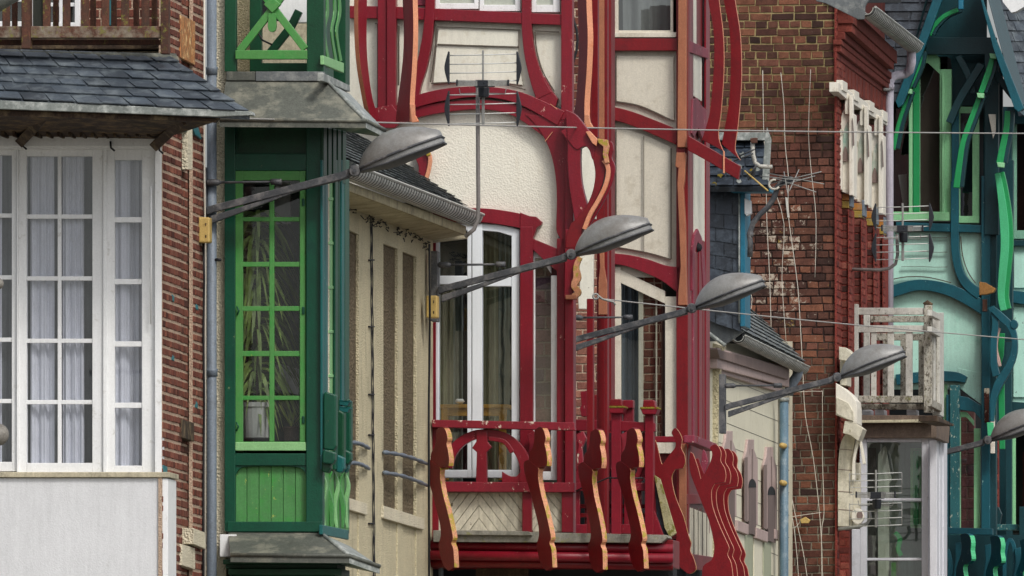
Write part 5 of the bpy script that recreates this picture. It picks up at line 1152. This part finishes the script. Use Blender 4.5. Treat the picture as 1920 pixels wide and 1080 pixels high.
# gable windows
window(ht, N_, (1660, 90, 1784, 413), [(1672, 1704), (1725, 1762)], [(120, 397)], PISTA, GLV, off=-.02, depth=.08, topline=lambda x: (88 if x < 1740 else 88 + (x - 1740) * .95), curtain=[(1724, 1764, .2, paint('brown_blind', '#4d4a40', .9, .15, grain=.3, streak=.1, fine=160), .1, .005)], roommat=ROOMD, label='tall pistachio framed window with chamfered head')
rc('mullion_strip', EMER, ht, N_, 1712, 112, 1724, 398, .02, .05); rc('frame_line', PISTA, ht, N_, 1704, 170, 1711, 400, .01, .05); rc('frame_line', PISTA, ht, N_, 1766, 138, 1771, 400, .02, .03)
rc('sill', PISTA, ht, N_, 1665, 398, 1782, 414, .03, .1)
window(ht, N_, (1798, 200, 1836, 416), [(1800, 1823)], [(212, 405)], PISTA, GLV, off=-.02, depth=.06, roommat=ROOMD)
rc('sill', PISTA, ht, N_, 1798, 405, 1836, 418, .01, .08); pg('inner_net', NETD, ht, N_, [(1684, 328), (1700, 326), (1702, 396), (1695, 396)], -.15, .01, 0)
# gable roof: barge boards, soffit, slates
pg('bargeboard', TEAL, ht, N_, [(1748, -60), (1768, -4), (1733, 90), (1693, 196), (1684, 202), (1679, 190), (1718, 85), (1752, -10)], .75, .08)
pg('bargeboard', TEAL, ht, N_, [(1824, -60), (1842, -4), (1866, 70), (1920, 203), (1910, 210), (1902, 204), (1862, 90), (1838, -4)], .75, .08)
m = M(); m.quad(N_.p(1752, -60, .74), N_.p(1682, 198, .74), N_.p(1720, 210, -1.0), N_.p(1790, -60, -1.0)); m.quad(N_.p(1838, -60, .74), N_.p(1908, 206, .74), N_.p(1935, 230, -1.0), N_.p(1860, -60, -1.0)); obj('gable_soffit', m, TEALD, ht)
rc('gable_back', TEALD, ht, N_, 1735, -60, 1850, 118, -.5, .05, bev=0)
rc('tie_beam', TEAL, ht, N_, 1740, 72, 1870, 103, -.1, .1) if False else rc('tie_beam', TEALD, ht, N_, 1736, 70, 1868, 102, .1, .1)
rc('king_post', BLUEP, ht, N_, 1797, -60, 1806, 17, .7, .08)
rc('side_wall', TEALD, ht, N_, 1784, 100, 1880, 440, -.5, .05, bev=0)
bd('brace', TEALD, ht, N_, [(1780, 230), (1800, 185), (1840, 120)], 14, .2, .08); bd('brace', TEALD, ht, N_, [(1796, 105), (1815, 140), (1824, 175)], 12, .1, .06); bd('brace', TEALD, ht, N_, [(1862, 130), (1890, 170), (1920, 205)], 12, .2, .06)
rc('post', TEALD, ht, N_, 1846, 100, 1872, 440, .1, .12)
pg('cream_gap', WCR, ht, N_, [(1853, 214), (1867, 214), (1867, 245), (1862, 260)], .3, .02)
slates('roof', ht, SLATE, N2.p(1846, -60, .3), N2.p(1930, -60, -.6), N2.p(2010, 220, -.6), N2.p(1918, 215, .5), 14, .2)
pg('valley_board', WH, ht, N2, [(1866, -60), (1925, -60), (1925, 10), (1905, 22), (1896, 24), (1880, 4)], .8, .2)
rc('brick_stack', BRQ, ht, N2, 1890, 20, 1930, 100, -1.5, .3)
# emerald struts
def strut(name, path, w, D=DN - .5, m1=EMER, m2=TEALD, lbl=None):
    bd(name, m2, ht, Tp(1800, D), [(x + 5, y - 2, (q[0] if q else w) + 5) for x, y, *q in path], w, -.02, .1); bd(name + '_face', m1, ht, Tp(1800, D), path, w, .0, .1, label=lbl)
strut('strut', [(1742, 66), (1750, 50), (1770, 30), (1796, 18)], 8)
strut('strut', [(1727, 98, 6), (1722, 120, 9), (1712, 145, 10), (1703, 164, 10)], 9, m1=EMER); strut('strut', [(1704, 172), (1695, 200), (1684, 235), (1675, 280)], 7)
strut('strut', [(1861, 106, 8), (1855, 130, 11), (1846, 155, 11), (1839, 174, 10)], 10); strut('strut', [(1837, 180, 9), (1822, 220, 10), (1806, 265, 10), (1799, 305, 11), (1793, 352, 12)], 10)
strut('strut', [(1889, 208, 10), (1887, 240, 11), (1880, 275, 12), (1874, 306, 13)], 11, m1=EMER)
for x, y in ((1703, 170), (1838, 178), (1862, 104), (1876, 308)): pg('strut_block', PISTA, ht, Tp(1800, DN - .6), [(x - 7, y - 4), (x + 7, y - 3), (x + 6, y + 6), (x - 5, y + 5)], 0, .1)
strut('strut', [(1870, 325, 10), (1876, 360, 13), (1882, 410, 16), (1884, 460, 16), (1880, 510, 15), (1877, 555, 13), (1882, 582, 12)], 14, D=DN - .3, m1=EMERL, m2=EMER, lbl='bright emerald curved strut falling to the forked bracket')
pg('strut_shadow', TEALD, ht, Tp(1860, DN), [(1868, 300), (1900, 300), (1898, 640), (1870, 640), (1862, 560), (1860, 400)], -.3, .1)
rc('post', TEALD, ht, N2, 1886, 210, 1897, 1110, .1, .15)
# forked bracket with open eye
fk = sub('forked_bracket', ht, 'teal forked bracket with open eye and chipped paint'); FP = Tp(1880, DN - .5)
bd('fork', TEAL, fk, FP, [(1858, 575, 12), (1866, 600, 12), (1863, 640, 12), (1863, 680, 13), (1868, 705, 14)], 12, 0, .1)
bd('fork', TEAL, fk, FP, [(1862, 580, 12), (1878, 595, 14), (1893, 610, 13), (1901, 630, 11), (1901, 660, 12), (1890, 690, 14), (1872, 720, 16), (1862, 750, 12), (1860, 790, 6)], 12, .02, .1)
pg('knob', TEAL, fk, FP, [(1893 + 8 + 7 * math.cos(a), 608 + 9 * math.sin(a)) for a in [i * .55 for i in range(12)]], .03, .1)
pg('eye_glimpse', EMER, fk, FP, [(1873, 625), (1884, 625), (1882, 665), (1875, 690), (1870, 670)], -.3, .03); bd('pink_reveal', paint('pale_pink_wood', '#d3b3a8', .6, .15), fk, FP, [(1874, 615, 5), (1869, 635, 5), (1868, 655, 5), (1872, 675, 6), (1875, 687, 5)], 5, -.05, .05)
pg('emerald_tail', EMER, fk, FP, [(1872, 740), (1883, 715), (1884, 842), (1874, 842)], -.2, .06); rc('cream_tail', WCR, fk, FP, 1857, 760, 1865, 850, -.2, .06)
pg('emerald_block', EMERL, fk, FP, [(1850, 792), (1862, 792), (1863, 815), (1852, 818)], .05, .08)
tg = pg('wooden_cap', paint('ochre_bare_wood', '#a9793f', .75, .2, grain=.4, streak=.3, dirt=('#6f5128', .4, 12)), ht, Tp(1850, DN - .7), [(1836, 528), (1848, 530), (1867, 541), (1863, 548), (1850, 552), (1836, 553)], 0, .12, label='bare ochre timber end')
# right hand bay (cut by the frame)
rc('mint_panel', MINT, ht, N2, 1890, 440, 1960, 760, -.05, .04, bev=0); rc('beam', TEALD, ht, N2, 1888, 450, 1960, 461, .05, .1); pg('beam', TEAL, ht, N2, [(1888, 543), (1960, 552), (1960, 576), (1888, 566)], .05, .1); pg('beam', TEALD, ht, N2, [(1888, 752), (1960, 758), (1960, 782), (1888, 776)], .05, .1)
rc('raised_panel', MINT, ht, N2, 1901, 472, 1960, 540, -.02, .03); rc('raised_panel', MINT, ht, N2, 1900, 576, 1960, 745, -.02, .03)
window(ht, N2, (1890, 215, 1960, 448), [(1906, 1950)], [(225, 432)], paint('sage_frame', '#7fb59c', .5, .08), GLV, off=0, roommat=BRD); rc('lintel', TEALD, ht, N2, 1888, 200, 1960, 232, .1, .1)
window(ht, N2, (1891, 776, 1960, 985), [(1904, 1950)], [(790, 985)], PISTA, GLV, off=0, roommat=ROOM)
# lower window of the left bay
window(ht, N_, (1799, 772, 1838, 1080), [(1801, 1826)], [(782, 1068)], PISTA, GLV, off=-.02, topline=lambda x: 772 + (0 if x < 1812 else (x - 1812) * 1.2), roommat=None)
bricks('inner_brick_wall', ht, N_, 1797, 770, 1828, 1100, -.5, BRV, stucco('grey_mortar_far', '#97857c', size=80), bh=.125, bl=.2, joint=.014, thick=.05, bond='s')  # brick sheet behind the glass plays the part of its brick reflection
rc('window_frame', PISTA, ht, N_, 1768, 720, 1776, 1000, -.05, .06)
bricks('wall', ht, Tp(1860, 184), 1856, 820, 1872, 960, 0, BRQ, MORTR, bh=.085, bl=.25, joint=.014, thick=.1)
rc('wall', TEALD, ht, Tp(1880, 187), 1850, 200, 1960, BASEY, -.3, .2, bev=0)
# balcony
tbc = sub('balcony', ht, 'teal balcony with emerald edged sawn brackets'); TBPn = Tp(1840, DN - 1.0)
pg('handrail', TEAL, tbc, TBPn, [(1776, 989), (1861, 991), (1861, 1003), (1776, 1001)], .05, .12); rc('handrail', TEALW, tbc, Tp(1900, DN + .5), 1856, 983, 1912, 994, 0, .12)
rc('newel_post', TEALD, tbc, Tp(1900, DN + .4), 1911, 950, 1926, 1110, 0, .14); pg('carved_newel', TEALD, tbc, Tp(1870, DN + .6), [(1856, 952), (1872, 950), (1878, 964), (1874, 984), (1856, 984)], 0, .1)
for dx, dy in ((0, 0), (56, 4), (112, 10)):
    g = sub('sawn_bracket', tbc)
    pts = [(1806, 1003)] + cr([(1806, 1003), (1815, 1000), (1824, 1004), (1827, 1018), (1826, 1032), (1828, 1048), (1822, 1056), (1812, 1062), (1816, 1090), (1822, 1110)], 3) + [(1800, 1110)] + cr([(1799, 1100), (1798, 1070), (1804, 1050), (1808, 1035), (1808, 1015)], 3)
    board('scroll', g, 1812 + dx, DN - 1.3, (-.87, -.5, 0), [(x - 6 + dx, y + dy) for x, y in pts], .06, TEAL, EMERL, (.5, -.87, 0))
    pg('prong', TEAL, tbc, TBPn, [(1790 + dx, 1018 + dy), (1802 + dx, 1016 + dy), (1803 + dx, 1040 + dy), (1806 + dx, 1110), (1784 + dx, 1110), (1792 + dx, 1045 + dy)], -.05, .08)
bd('loop', TEAL, tbc, TBPn, [(1778, 1110, 9), (1782, 1060, 9), (1776, 1030, 8)], 9, 0, .06); bd('loop', TEAL, tbc, TBPn, [(1884, 1100, 7), (1884, 1040, 7), (1893, 1012, 7), (1902, 1030, 7), (1902, 1080, 7)], 7, -.1, .06)
rc('backing', TEALD, tbc, TBPn, 1776, 1003, 1930, 1110, -.35, .05, bev=0); rc('base', TEALD, tbc, TBPn, 1776, 1095, 1930, BASEY, -.1, .5, bev=0)
# ================================================================== STREET LAMPS
DOMEL = paint('pale_skirt_grey', '#868786', .4, .12, grain=.25, streak=.15, dirt=('#55524e', .3, 7))
def make_lamp():
    X, Y0 = 385.0, 402.0; D = 129.2; pl = Tp(X, D)
    base = pl.p(388, 405)
    t = thing('street_lamp', base, 'x', 'street lamp', 'street lamps bracketed from the house fronts')
    rc('wall_plate', IRON, t, pl, 372, 313, 386, 460, .02, .16)
    m = M(); m.prism(pl, [(386, 388), (400, 384), (640, 322), (662, 312), (664, 326), (640, 336), (400, 398), (388, 403)], .05, .06); obj('upper_arm', m, IRON, t, .006)
    m = M(); m.prism(pl, [(394, 405), (640, 330), (655, 326), (655, 334), (560, 358), (394, 420)], .04, .05); obj('lower_arm', m, IRON, t, .006)
    m = M(); m.tube([pl.p(665, 320, .09), pl.p(665, 320, .07), pl.p(665, 320, -.06)], .05, 18, rad=[.042, .050, .050]); obj('joint', m, IRON, t, .003)
    m = M(); m.tube([pl.p(665, 320, .105), pl.p(665, 320, .08)], .016, 12); obj('joint_bolt', m, IRON, t)
    tb('stay_cap', IRON, t, [pl.p(386, 342, 0), pl.p(390, 342, 0), pl.p(408, 342, 0), pl.p(415, 342, 0)], .026, 10, rad=[.012, .028, .028, .012])
    tb('stay_rod', IRON, t, [pl.p(410, 342, 0), pl.p(512, 341, 0)], .010, 8); tb('stay_end', IRON, t, [pl.p(508, 341, 0), pl.p(528, 341, 0)], .026, 10)
    # head: frame of reference along the axis of the lantern
    o = pl.p(676, 318); ax = (pl.p(829, 258) - o); L = ax.length; ax.normalize(); dp = S.copy(); up = dp.cross(ax) * -1
    if up.z < 0: up = -up
    def shell(fh, fw, nu=28, nv=16, lo=0.0, hi=math.pi, s0=0, s1=1):
        m = M()
        for i in range(nu + 1):
            s = s0 + (s1 - s0) * i / nu
            for j in range(nv + 1):
                a = lo + (hi - lo) * j / nv
                m.v.append(o + ax * (L * s) + up * (fh(s) * math.sin(a)) + dp * (fw(s) * math.cos(a)))
        for i in range(nu):
            for j in range(nv): q = i * (nv + 1) + j; m.face((q, q + 1, q + nv + 2, q + nv + 1))
        return m
    wid = lambda s: .035 + .165 * (max(0.0, math.sin(math.pi * min(1.0, s * .90 + .03))) ** .7)
    hgt = lambda s: .012 + .030 * s + .185 * (max(0.0, math.sin(math.pi * min(1.0, s * .95 + .015) ** .82)) ** .85)
    m = shell(lambda s: hgt(s), lambda s: wid(s)); m.face([k for k in range(len(m.v) - 17, len(m.v))]); obj('dome', m, DOME, t, smooth=True)
    skirt = M(); bowl = M(); rg = [i / 26 for i in range(27)]
    loop = [(s, 1) for s in rg] + [(s, -1) for s in rg[::-1]]
    for s, sg in loop:
        c = o + ax * (L * s) + dp * (wid(s) * 1.01 * sg)
        skirt.v += [c + up * .004, c - up * (.050 * (.35 + .65 * min(1, s * 3)))]
    n_ = len(loop)
    for i in range(n_): j = (i + 1) % n_; skirt.face((2 * i, 2 * j, 2 * j + 1, 2 * i + 1))
    obj('skirt', skirt, DOMEL, t, smooth=True)
    m = shell(lambda s: -.050 * (.35 + .65 * min(1, s * 3)) - .035 * max(0, math.sin(math.pi * s)) ** .6, lambda s: wid(s) * .97)
    obj('bowl', m, RIMD, t, smooth=True)
    for k, z in enumerate((.004, -.050)):
        pts = [o + ax * (L * (s * 1.01 - .005)) + up * (z if k == 0 else z * (.35 + .65 * min(1, s * 3))) + dp * (wid(s) * 1.05 * sg) for s, sg in loop]
        pts.append(pts[0]); tb('rim', IRON if k == 0 else RIMD, t, pts, .011 - .002 * k, 6)
    m = M(); m.tube([pl.p(665, 320, 0), o + ax * .03 + up * .0, o + ax * .14 + up * .01], .03, 10, rad=[.03, .035, .05]); obj('neck', m, IRON, t, smooth=True)
    
    return t
lamp = make_lamp()
lamp['label'] = 'grey street lamp whose arm crosses the green bay window'
refb = lamp.location.copy(); jref = Tp(385, 129.2).p(665, 320); kids = list(lamp.children)
for jx, jy, D, lb in ((1071, 477, 143.0, 'grey street lamp whose arm crosses the tall white french window'), (1297, 578, 159.5, 'grey street lamp whose head hides part of the slate hung dormer'), (1570, 707, 171.0, 'grey street lamp whose arm crosses the tall brick gable wall'), (1852, 825, 180.2, 'grey street lamp furthest down the street in front of the teal house')):
    c = lamp.copy(); COL.objects.link(c); c['label'] = lb
    DD_, sc_ = {143.0: (142.4, .99), 159.5: (147.3, .925), 171.0: (164.2, .960)}.get(D, (D, 1.0))
    c.scale = (sc_,) * 3; c.location = P(jx, jy, DD_) + (refb - jref) * sc_
    for k in kids:
        q = k.copy(); COL.objects.link(q); q.parent = c
def jbox(x0, y0, x1, y1, D, lb):
    t = thing('junction_box', Tp(x0, D).p(x0, y1), lb, 'junction box', 'yellowed junction boxes under the lamps'); pl = Tp(x0, D)
    rc('casing', YBOX, t, pl, x0, y0, x1, y1, .06, .14, .012); 
    for f in (.28, .75): rc('screw', OLDW, t, pl, x0 + (x1 - x0) * .62, y0 + (y1 - y0) * f - 3, x0 + (x1 - x0) * .72, y0 + (y1 - y0) * f + 3, .066, .01)
jbox(371, 407, 393, 455, 129.0, 'yellowed plastic junction box below the lamp by the brick pilaster'); jbox(799, 554, 820, 596, 142.3, 'yellowed plastic junction box below the lamp at the cream house corner')
# finials of a nearer bracket at the left edge
for y, r, nm in ((815, .085, 'large weathered ball end of a pole at the left edge below'), (532, .045, 'small grey ball end of a pole at the left edge')):
    t = thing('ball_ended_pole', P(-6, y, 120), nm, 'pole'); c = P(-4, y, 120); m = M()
    m.tube([c + T * (-r * math.cos(a)) for a in [i * math.pi / 12 for i in range(13)]], r, 16, rad=[max(.002, r * math.sin(i * math.pi / 12)) for i in range(13)]); obj('ball', m, paint('weathered_stone_grey', '#8e8a82', .6, .2, grain=.3, dirt=('#514c46', .4, 14)), t, smooth=True)
    tb('pole', IRON, t, [c - T * .1, c - T * 1.5], r * .5, 10)
t = tb('dark_gutter_end', ZINCD, None, [P(-80, 45, 119), P(-20, 5, 119), P(40, -30, 119)], .10, 10, base=P(-20, 5, 119)); tag(t, 'dark gutter end poking into the top left corner', 'gutter')
# ================================================================== AERIALS
def aerial(cx, top, bot, w, D, caps, lb, mast, rows=(3, 3), rear=1):
    pl = Tp(cx, D); t = thing('television_aerial', pl.p(cx, bot), lb, 'television aerial', 'television aerials'); sc = D / 30000
    cy = (top + bot) / 2; h = (bot - top)
    for (ya, yb, n) in ((top + h * .03, top + h * .40, 4), (top + h * .58, bot - h * .02, 4)):
        for k in range(n):
            y = ya + (yb - ya) * k / (n - 1); rod = tb('reflector_rod', RODM, t, [pl.p(cx - w / 2, y + 2, 0), pl.p(cx, y + 1, 0), pl.p(cx + w / 2, y - 1, 0)], .0055, 6)
        if caps:
            for s in (-1, 1):
                X = cx + s * w / 2
                pg('end_cap', BLACKP, t, pl, cr([(X, ya - 6), (X + s * 5, ya + (yb - ya) * .25), (X + s * 7, (ya + yb) / 2), (X + s * 5, ya + (yb - ya) * .75), (X, yb + 6)], 4) + [(X - s * 2, yb + 6), (X - s * 2, ya - 6)], .03, .05)
        else:
            for s in (-1, 1): tb('frame_rod', STEEL, t, [pl.p(cx + s * w / 2, ya, 0), pl.p(cx + s * w / 2, yb, 0)], .005, 6)
    rc('boom', STEEL, t, pl, cx - 1.5, top - h * .03, cx + 2, top + h * .55, .03, .03); rc('boom', STEEL, t, pl, cx - 2, top + h * .6, cx + 3, bot + 2, .03, .03)
    y = top + h * .43
    pg('dipole_housing', BLACKP, t, pl, [(cx - 14 * w / 130, y - 6), (cx + 24 * w / 130, y - 6), (cx + 20 * w / 130, y + 6), (cx - 16 * w / 130, y + 7)], .30, .1)
    m = M()
    for s in (-1, 1):
        for k in range(5): m.tube([pl.p(cx + s * 10, y - 4 + k * 2.2, .3), pl.p(cx + s * w * .37, y - 5 + k * 2.2, .3)], .005, 5)
    obj('dipole', m, STEEL, t)
    for s in (-1, 1): rc('dipole_end', BLACKP, t, pl, cx + s * w * .37 - 2, y - 7, cx + s * w * .37 + 1, y + 5, .32, .04)
    tb('arm', BLACKP, t, [pl.p(cx + 4, y, .3), pl.p(cx + 4, y, .0)], .012, 8)
    m = M(); m.tube([pl.p(cx + 2, y + 8, .06), pl.p(cx + 2, y + 26, .06)], .05, 12, rad=[.05, .045]); obj('amplifier', m, BLACKP, t, .006)
    for s in (-1, 1): tb('folded_rod', STEEL, t, [pl.p(cx + s * 12, y + 10, .25), pl.p(cx + s * 12, y + 19, .25), pl.p(cx + s * 42 * w / 130, y + 20, .25), pl.p(cx + s * 44 * w / 130, y + 10, .25)], .005, 6)
    tb('mast', paint('mast_grey', '#8b8582', .5, .2, grain=.3) if caps else STEEL, t, [pl.p(*q, -.04) for q in mast], .018, 10)
    return t
aerial(905, 98, 233, 130, 139.5, True, 'twin panel aerial with dark end caps on a tall mast before the big arch', [(896, 150), (896, 250), (897, 380), (896, 410), (889, 430), (872, 444)])
aerial(1692, 384, 487, 103, 173.6, True, 'twin panel aerial with dark end caps on a bent tube beside the lilac downpipe', [(1682, 440), (1683, 478), (1679, 495), (1668, 503), (1650, 506), (1598, 505)])
aerial(1642, 884, 987, 98, 172.2, False, 'bare rod twin panel aerial in front of the glazed bay', [(1630, 960), (1632, 972), (1625, 982), (1608, 988), (1572, 992)])
# tangled aerials on the dormer and gable
t = thing('bent_aerial_pole', Tp(1440, 164).p(1406, 480), 'bent dark aerial pole with crossed elements against the brick gable', 'television aerial'); pl = Tp(1440, 163.8)
tb('pole', IRON, t, [pl.p(*q) for q in ((1406, 482), (1407, 455), (1405, 440), (1412, 418), (1425, 402), (1440, 388), (1452, 370), (1458, 350), (1470, 340))], .028, 10)
tb('pole_foot', IRON, t, [pl.p(1401, 440), pl.p(1412, 440)], .03, 8)
for a in ((1440, 325, 1545, 345), (1442, 345, 1540, 322), (1446, 332, 1530, 360), (1448, 352, 1528, 330), (1425, 330, 1500, 338), (1470, 322, 1478, 368), (1498, 318, 1480, 358)): tb('element', STEEL, t, [pl.p(a[0], a[1]), pl.p(a[2], a[3], .3)], .0055, 6)
pg('hub', BLACKP, t, pl, [(1466, 332), (1484, 330), (1488, 342), (1476, 347), (1466, 343)], .08, .08)
tb('white_cable_loop', WCABLE, t, [pl.p(1452 + 10 * math.cos(a), 346 + 9 * math.sin(a), .05) for a in [i * .5 for i in range(1, 11)]], .012)
t = thing('yagi_aerial', Tp(1410, 163).p(1415, 345), 'white tubed aerial bracket with thin elements on the small dormer roof', 'television aerial'); pl = Tp(1410, 163)
tb('tube', paint('peeling_white_tube', '#b9b7ae', .5, .15, grain=.3, chips=('#5b5149', .2, 20)), t, [pl.p(*q) for q in ((1411, 266), (1412, 290), (1416, 305), (1425, 312), (1448, 313))], .022, 10)
pg('clamp', paint('rusty_clamp', '#5c3a2e', .8, .2), t, pl, [(1406, 259), (1420, 258), (1419, 268), (1408, 268)], .05, .06)
for a in ((1396, 320, 1440, 358), (1380, 295, 1415, 280), (1376, 302, 1412, 288), (1405, 330, 1418, 310)): tb('element', YBOX if a[0] == 1396 else IRON, t, [pl.p(a[0], a[1]), pl.p(a[2], a[3], .1)], .009, 6)
pg('mount', BLACKP, t, pl, [(1400, 326), (1412, 318), (1417, 312), (1414, 330), (1402, 338)], .02, .08)
# ================================================================== WIRES AND CABLES
def wire(name, pts, r, mat, lb, cat='cable', base=None):
    p3 = [P(*q) for q in pts]; o = tb(name, mat, None, p3, r, 6, base=p3[0]); tag(o, lb, cat); return o
WIRE = paint('galvanised_wire', '#a3a09b', .5, .1, grain=.1, streak=0)
wire('overhead_wire', [(420 + 1600 * f, 221 + 30 * f + 6 * math.sin(f * 3.14), 126.5 + 40 * f) for f in [i / 40 for i in range(41)]], .0075, WIRE, 'thin overhead wire stretched across the upper fronts', 'wire')
ow = wire('overhead_wire', [(1125 + 900 * f, 560 + 85 * f + 4 * math.sin(f * 3.14), 147 + 22 * f) for f in [i / 30 for i in range(31)]], .0065, WIRE, 'thin sagging wire running from an eye hook past the lamp heads', 'wire')
t = tb('eye_hook', STEEL, None, [P(1117 + 5 * math.cos(a), 556 + 5 * math.sin(a), 147) for a in [i * .6 for i in range(11)]] + [P(1130, 561, 147), P(1150, 566, 147), P(1154, 572, 147)], .010, 8, base=P(1117, 556, 147)); tag(t, 'small steel eye hook holding the lower wire by the brick strip', 'hook')
GWP = Tp(1500, DK - .05)
for pts, lb in ((((1464, 136), (1470, 200), (1472, 270), (1478, 330), (1478, 400), (1487, 470), (1496, 540), (1500, 600), (1505, 690), (1510, 780), (1525, 860), (1538, 980), (1542, 1080), (1542, 1200)), 'white cable slanting the full height of the brick gable'), (((1430, 132), (1432, 250), (1436, 330), (1438, 420), (1443, 520), (1446, 622)), 'short straight white cable on the gable above the dormer roof'), (((1478, 900), (1484, 960), (1490, 1000), (1497, 1080), (1500, 1200)), 'white cable by the blue grey pipe, the left strand of two'), (((1478, 900), (1492, 970), (1505, 1030), (1513, 1080), (1530, 1200)), 'white cable by the blue grey pipe, the right strand of two'), (((1494, 735), (1538, 734), (1542, 745), (1542, 860), (1545, 960), (1540, 1010), (1543, 1200)), 'white cable looping out and dropping beside the brick corner'), (((1478, 970), (1510, 965), (1540, 961)), 'white cable crossing the bricks between two droppers'), (((1478, 990), (1492, 988), (1500, 978)), 'curled white cable end under an ochre cap'), (((1473, 740), (1462, 800), (1460, 900), (1462, 1080)), 'white cable following the blue grey pipe')):
    pp = [GWP.p(x, y, .02) for x, y in cr(pts, 3)]; o = tb('wall_cable', WCABLE, None, pp, .0042, 6, base=pp[0]); tag(o, lb, 'cable', 'white cables on the brick gable')
for pts, lb in ((((1520, 130), (1516, 250), (1522, 330), (1530, 410), (1528, 520)), 'thin pale cable on the bricks nearest the gable corner'), (((1450, 350), (1470, 420), (1466, 520), (1474, 640)), 'thin pale cable hanging below the crossed aerial'), (((1408, 480), (1400, 520), (1410, 560), (1404, 600)), 'thin pale cable falling from the bent aerial pole')):
    pp = [GWP.p(x, y, .02) for x, y in cr(pts, 3)]; o = tb('wall_cable', WCABLE, None, pp, .0035, 5, base=pp[0]); tag(o, lb, 'cable', 'white cables on the brick gable')
t = pg('cable_cap', YBOX, None, GWP, [(1500, 974), (1510, 969), (1519, 975), (1516, 981), (1502, 981)], .05, .06); tag(t, 'ochre plastic cap among the white cables on brick', 'cap')
pgl = pg('wood_batten', PEEL, hb, K_, [(1472, 370), (1476, 370), (1480, 408), (1476, 408)], .05, .04)
# ================================================================== ground, light, camera
gm = M(); gm.quad((-3000, -200, 0), (3000, -200, 0), (3000, 6000, 0), (-3000, 6000, 0))
o_ = obj('ground', gm, paint('asphalt', '#5b5b59', .9, .2, grain=.3, streak=0)); o_['kind'] = 'structure'
pv = M(); pv.prism_pts([Vector((E.p(655, 540).x, E.p(655, 540).y, .14)) + S * a + T * b for a, b in ((-60, -12), (120, -12), (120, 4.5), (-60, 4.5))], Vector((0, 0, -.136)))
o_ = obj('pavement', pv, paint('paving', '#9a9486', .9, .2, grain=.3, streak=0)); o_['kind'] = 'structure'
w = bpy.data.worlds.new('World'); SC.world = w; w.use_nodes = True; nt = w.node_tree; bg = nt.nodes['Background']
sky = nt.nodes.new('ShaderNodeTexSky'); sky.sky_type = 'NISHITA'; sky.sun_disc = False
SUN_EL = math.radians(48); SUN_AZ = math.radians(150)      # clockwise from +Y
sky.sun_elevation = SUN_EL; sky.sun_rotation = SUN_AZ; sky.dust_density = 4; sky.ozone_density = 1; sky.air_density = 1.0
hs = nt.nodes.new('ShaderNodeHueSaturation'); hs.inputs['Saturation'].default_value = .35
nt.links.new(sky.outputs[0], hs.inputs['Color']); nt.links.new(hs.outputs[0], bg.inputs[0]); bg.inputs[1].default_value = .14
sl = bpy.data.lights.new('sun', 'SUN'); sl.energy = 1.5; sl.angle = math.radians(12); sl.color = (1, .96, .9)
so_ = bpy.data.objects.new('sun', sl); COL.objects.link(so_)
sd = Vector((math.sin(SUN_AZ) * math.cos(SUN_EL), math.cos(SUN_AZ) * math.cos(SUN_EL), math.sin(SUN_EL)))
so_.rotation_euler = sd.to_track_quat('Z', 'Y').to_euler()
cd = bpy.data.cameras.new('camera'); cam = bpy.data.objects.new('camera', cd); COL.objects.link(cam)
cam.location = CAM; cam.rotation_euler = (math.pi / 2 + PITCH, 0, 0); cd.sensor_width = 36; cd.lens = F / 1920 * 36; cd.clip_start = 1; cd.clip_end = 9000
SC.camera = cam
SC.view_settings.view_transform = 'Standard'; SC.view_settings.look = 'None'; SC.view_settings.exposure = 0.22; SC.view_settings.gamma = 1
SC.cycles.max_bounces = 6; SC.cycles.transparent_max_bounces = 16; SC.cycles.use_denoising = True
SC.cycles.caustics_reflective = False; SC.cycles.caustics_refractive = False
